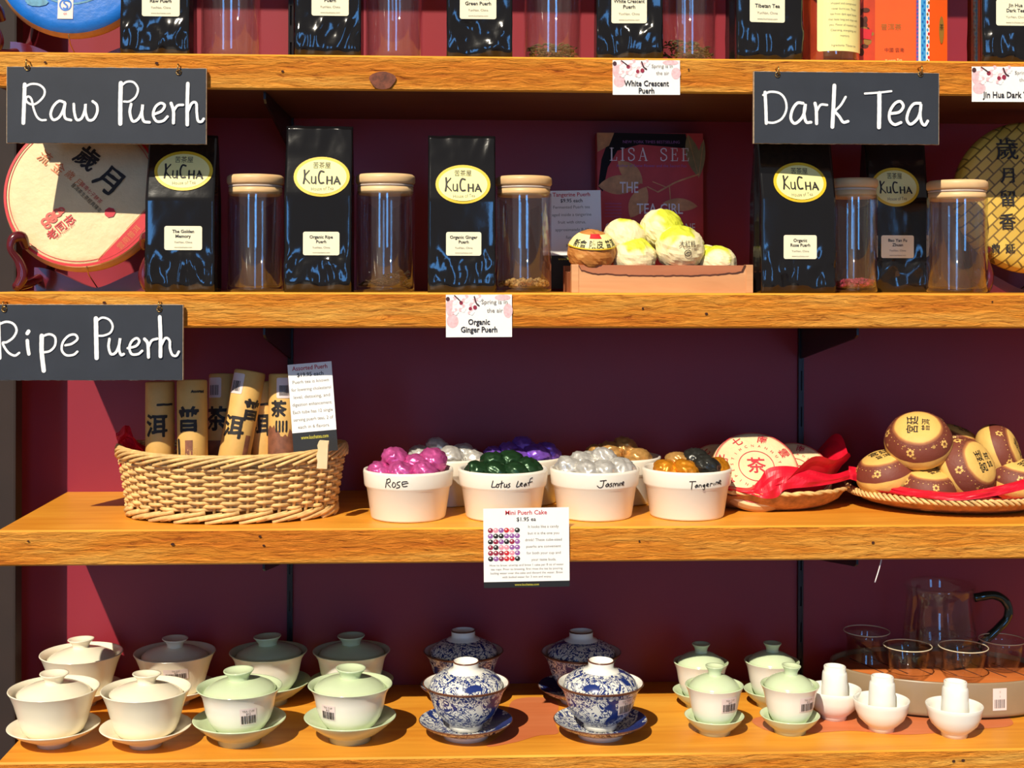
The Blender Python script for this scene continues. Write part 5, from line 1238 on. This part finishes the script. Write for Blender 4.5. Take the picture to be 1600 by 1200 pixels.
gaiwan(228, Yat(228, 1164, 4), 'white', 'ivory lidded teacup on saucer in the front row, second from left', G['white'], None, (-.02, .03))
gaiwan(374, Yat(374, 1159, 4), 'green', 'celadon lidded teacup in the front row with barcode, right of the ivory cups', G['green'], (.016, .0405, .019, .020), (.02, -.04))
gaiwan(547, Yat(547, 1155, 4), 'green', 'celadon lidded teacup in the front row with barcode turned left, beside the blue cups', G['green'], (-.024, .0415, .019, .018), (.02, .03))
gaiwan(728, Yat(728, 1150, 4), 'blue', 'blue and white lidded teacup in front, vine pattern, left of the pair', G['blue'], None, (.02, -.02), rot=.6)
gaiwan(938, Yat(938, 1149, 4), 'blue', 'blue and white lidded teacup in front with a barcode sticker, right of the pair', G['blue'], (.028, .0440, .023, .020), (.02, .02))
gaiwan(1116, Yat(1116, 1144, 4), 'small', 'small celadon lidded teacup with barcode, front left of the four small ones', G['small'], (.0135, .0400, .0215, .0175), (.0, .02))
gaiwan(1234, Yat(1234, 1143, 4), 'small', 'small celadon lidded teacup with barcode, front right of the four small ones', G['small'], (.0155, .0400, .0225, .0175), (.03, .06))
gaiwan(127, YB, 'white', 'ivory lidded teacup in the back row behind the front left corner cup', G['white'], None, (-.02, -.03))
gaiwan(273, YB, 'white', 'ivory lidded teacup in the back row, the right one of the two at back', G['white'], (.010, .0480, .03, .014), (.02, .02))
gaiwan(419, YB, 'green', 'celadon lidded teacup in the back row standing beside the ivory cups', G['green'], None, (.0, -.05))
gaiwan(549, YB, 'green', 'celadon lidded teacup in the back row, nearest to the blue cups', G['green'], None, (.02, -.02))
gaiwan(724, YB, 'blue', 'blue and white lidded teacup in shade in the back row, left one', G['blue'], None, (.0, .03), rot=2)
gaiwan(908, YB-.01, 'blue', 'blue and white lidded teacup in shade in the back row, right one', G['blue'], None, (.03, .0), rot=3.3)
gaiwan(1095, .166, 'small', 'small celadon lidded teacup, back left of the four small ones', G['small'], None, (.02, .0))
gaiwan(1206, .166, 'small', 'small celadon lidded teacup, back right of the four small ones', G['small'], None, (.0, .02))
# tasting bowls with upturned aroma cups
def tasting(pxc, py, lab_b, lab_c, sc_=1.0):
    Y = Yat(pxc, py, 4); C0 = at(pxc, Y, s4)
    t = thing('tea_bowl', lab_b, 'tea bowl', C0, group='white tasting bowls'); mb = MB()
    mb.lathe([(.0005, .004), (.012, .004), (.0128, 0), (.0152, 0), (.0156, .0045), (.0200, .0080), (.0268, .0150), (.0305, .0240), (.0318, .0310), (.0330, .0362), (.0327, .0368), (.0318, .0364), (.0302, .0300), (.0285, .0220), (.0235, .0130), (.0150, .0085), (.0005, .0078)], 64)
    mb.build('porcelain_bowl', m['porc'], t)
    o = MB(); o.lathe([(.0155, .0085), (.0160, .0090), (.0158, .030), (.0154, .045), (.0150, .0545), (.0142, .0570), (.0130, .0578), (.0134, .0630), (.0126, .0640), (.0112, .0636), (.0108, .0600), (.0005, .0598)], 48)
    ob = o.build('aroma_cup', m['porc']); ob.location = C0; ob.rotation_euler = (.0, .03*math.sin(pxc), .5)
    tag(ob, lab_c, 'cup', 'upturned aroma cups')
tasting(1303, 1122, 'white tasting bowl beside the front right small celadon cup', 'white aroma cup upturned in the bowl nearest the celadon cups')
tasting(1377, 1140, 'white tasting bowl in front of the left part of the oval tray', 'white aroma cup upturned in the middle one of three bowls')
tasting(1491, 1149, 'white tasting bowl nearest the front in front of the oval tray', 'white aroma cup upturned in the bowl nearest the front')
# oval tray, seen turned slightly
Ct = at(1466, .182, s4); ta, tb, th_ = .136, .083, .0455; trot = -.16
t = thing('tea_tray', 'taupe oval tea tray with orange wooden top carrying glass cups', 'tea tray', Ct, (0, 0, trot)); mb = MB()
def ov(q, z, n=80): return [(ta*q*math.sin(2*pi*k/n), -tb*q*math.cos(2*pi*k/n), z) for k in range(n)]
def ovl(prof, mat_, M=mb):
    n = 80; vs = []
    for q, z in prof: vs += ov(q, z)
    M.add(vs, [(i*n+k, i*n+(k+1) % n, (i+1)*n+(k+1) % n, (i+1)*n+k) for i in range(len(prof)-1) for k in range(n)], mat_, True)
ovl([(.01, .002), (.955, .002), (.965, .0), (.975, .003)], 1); ovl([(.975, .003), (.995, .005), (1.0, .008), (1.0, th_-.002), (.995, th_), (.978, th_), (.972, th_-.002), (.970, th_-.012)], 0)
mb.build('tray_body', [m['tray'], m['blackmetal']], t)
mb = MB(); ovl([(.968, th_-.012), (.968, th_-.007), (.955, th_-.0055), (.01, th_-.0055)], 0, mb)
for k in range(-3, 4):
    mb.M = Matrix.Translation((k*.03, 0, 0)) @ Matrix.Rotation(.5, 4, 'Z'); mb.box(-.001, .001, -.035, .035, th_-.0057, th_-.0052, 1)
mb.M = Matrix.Identity(4); mb.build('wooden_top', [m['traywood'], m['barkedge']], t)
zt = s4+th_-.0052
# barcode on the tray: follow the rim at the place seen at px 1562
best = min(((abs(proj(Ct+Matrix.Rotation(trot, 3, 'Z') @ Vector((ta*math.sin(a), -tb*math.cos(a), .02)))[0]-1562), a) for a in [i*.01-.2 for i in range(160)]))[1]
def tr(e): return lambda u, v: Vector(((ta+e)*math.sin(best+u), -(tb+e)*math.cos(best+u), v))
sb = MB(); da = .018/math.hypot(ta*math.cos(best), tb*math.sin(best))/2
sb.flat(rect2(-da, da, .012, .039, 8), tr(.0006), 0)
x = -da*.8; r = random.Random(8)
while x < da*.75: q = r.choice((.006, .010, .015))*.6; sb.flat(rect2(x, x+q, .015, .0255), tr(.001), 1); x += q+r.choice((.005, .008))
sb.flat(text2('TEA SET', .0026, 0, .0345, da*1.6), tr(.001), 2); sb.flat(text2('$68', .0026, 0, .0290, da*.6), tr(.001), 1)
sb.build('barcode_sticker', [m['sticker'], m['ink'], m['greyink']], t)
def glasscup(pxc, Y, wpx, hpx, zb, label, kind='cup'):
    C0 = at(pxc, Y, zb); s = mpp(Y, pxc); R = wpx/2*s; h = hpx*s
    o = thing('glass_teacup', label, 'glass cup', C0, group='small glass cups'); mb = MB()
    if kind == 'cup': out = [(.0005, .0003), (R*.52, 0), (R*.58, .0015), (R*.66, h*.12), (R*.80, h*.45), (R*.92, h*.8), (R, h)]
    else: out = [(.0005, .0003), (R*.7, 0), (R*.98, h*.06), (R*1.06, h*.3), (R*.98, h*.55), (R*.86, h*.74), (R*.90, h*.88), (R, h)]
    mb.lathe(out+[(R-.0008, h+.0004)]+[(max(.0005, r_-.0014), z_+.003*(i < 3)) for i, (r_, z_) in reversed(list(enumerate(out)))], 56)
    mb.build('glass_wall', m['jug'], o)
    rm = MB(); rm.tube([((R-.0003)*math.cos(a), (R-.0003)*math.sin(a), h) for a in [2*pi*k/48 for k in range(48)]], .0007, 6, 0, True); rm.build('rolled_rim', m['rim_highlight'], o)
glasscup(1418, .135, 73, 52, zt, 'small clear glass teacup on the tray, left one of the front pair')
glasscup(1505, .128, 74, 52, zt, 'small clear glass teacup on the tray, right one of the front pair')
glasscup(1566, .170, 70, 47, zt, 'small clear glass teacup on the tray at the right, under the jug handle')
glasscup(1354, .222, 70, 92, s4, 'clear glass pot with flared rim standing in shade behind the tray', 'pot')
# glass jug
Yj = .205; C0 = at(1468, Yj, zt); s = mpp(Yj, 1468)
t = thing('glass_jug', 'clear glass serving jug with a curved dark green handle on the tray', 'jug', C0); mb = MB()
R = 55*s; bpy_ = proj(C0)[1]; h = (bpy_-914)*s
prof = [(R*.72, 0), (R*.86, h*.04), (R*.97, h*.18), (R*1.0, h*.34), (R*.97, h*.52), (R*.92, h*.72), (R*.90, h*.86), (R*.94, h*.95), (R*.97, h)]
spt = lambda a: 0
n = 64; full = [(.0005, .0002)]+prof+[(r_-.0012, z_) for r_, z_ in reversed(prof[1:])]+[(.0005, .003)]
vs, fs = [], []
for r_, z_ in full:
    for k in range(n):
        a = 2*pi*k/n; d_ = (a-1.5*pi-.25+pi) % (2*pi)-pi
        sp_ = math.exp(-(d_/.30)**2)*max(0, (z_/h-.82)/.18)**2
        vs.append((r_*(1+.20*sp_)*math.sin(a), -r_*(1+.20*sp_)*math.cos(a), z_+.003*sp_))
for i in range(len(full)-1):
    for k in range(n): fs.append((i*n+k, i*n+(k+1) % n, (i+1)*n+(k+1) % n, (i+1)*n+k))
mb.add(vs, fs, 0, True); mb.build('jug_body', m['jug'], t)
hx = lambda px, py: ((px-1468)*s, -.004, (bpy_-py)*s)
mb = MB(); pts = spline([hx(1520, 935), hx(1531, 933), hx(1550, 931), hx(1566, 938), hx(1574, 952), hx(1571, 968), hx(1556, 984), hx(1538, 1000), hx(1526, 1012)], 6)
mb.tube(pts, [.0056+.0002*math.sin(i) for i in range(len(pts))], 14); mb.build('handle', m['handle'], t)
# loose thread hanging from the shelf
mb = MB(); A, B = W(1379, 866, .012), W(1367, 910, .010)
mb.tube(spline([A, (A+B)/2+Vector((.0006, 0, 0)), B], 5), .0007, 6); o = mb.build('zip_tie', m['whiteink'])
tag(o, 'thin pale plastic strip hanging under the shelf edge above the jug', 'plastic strip')
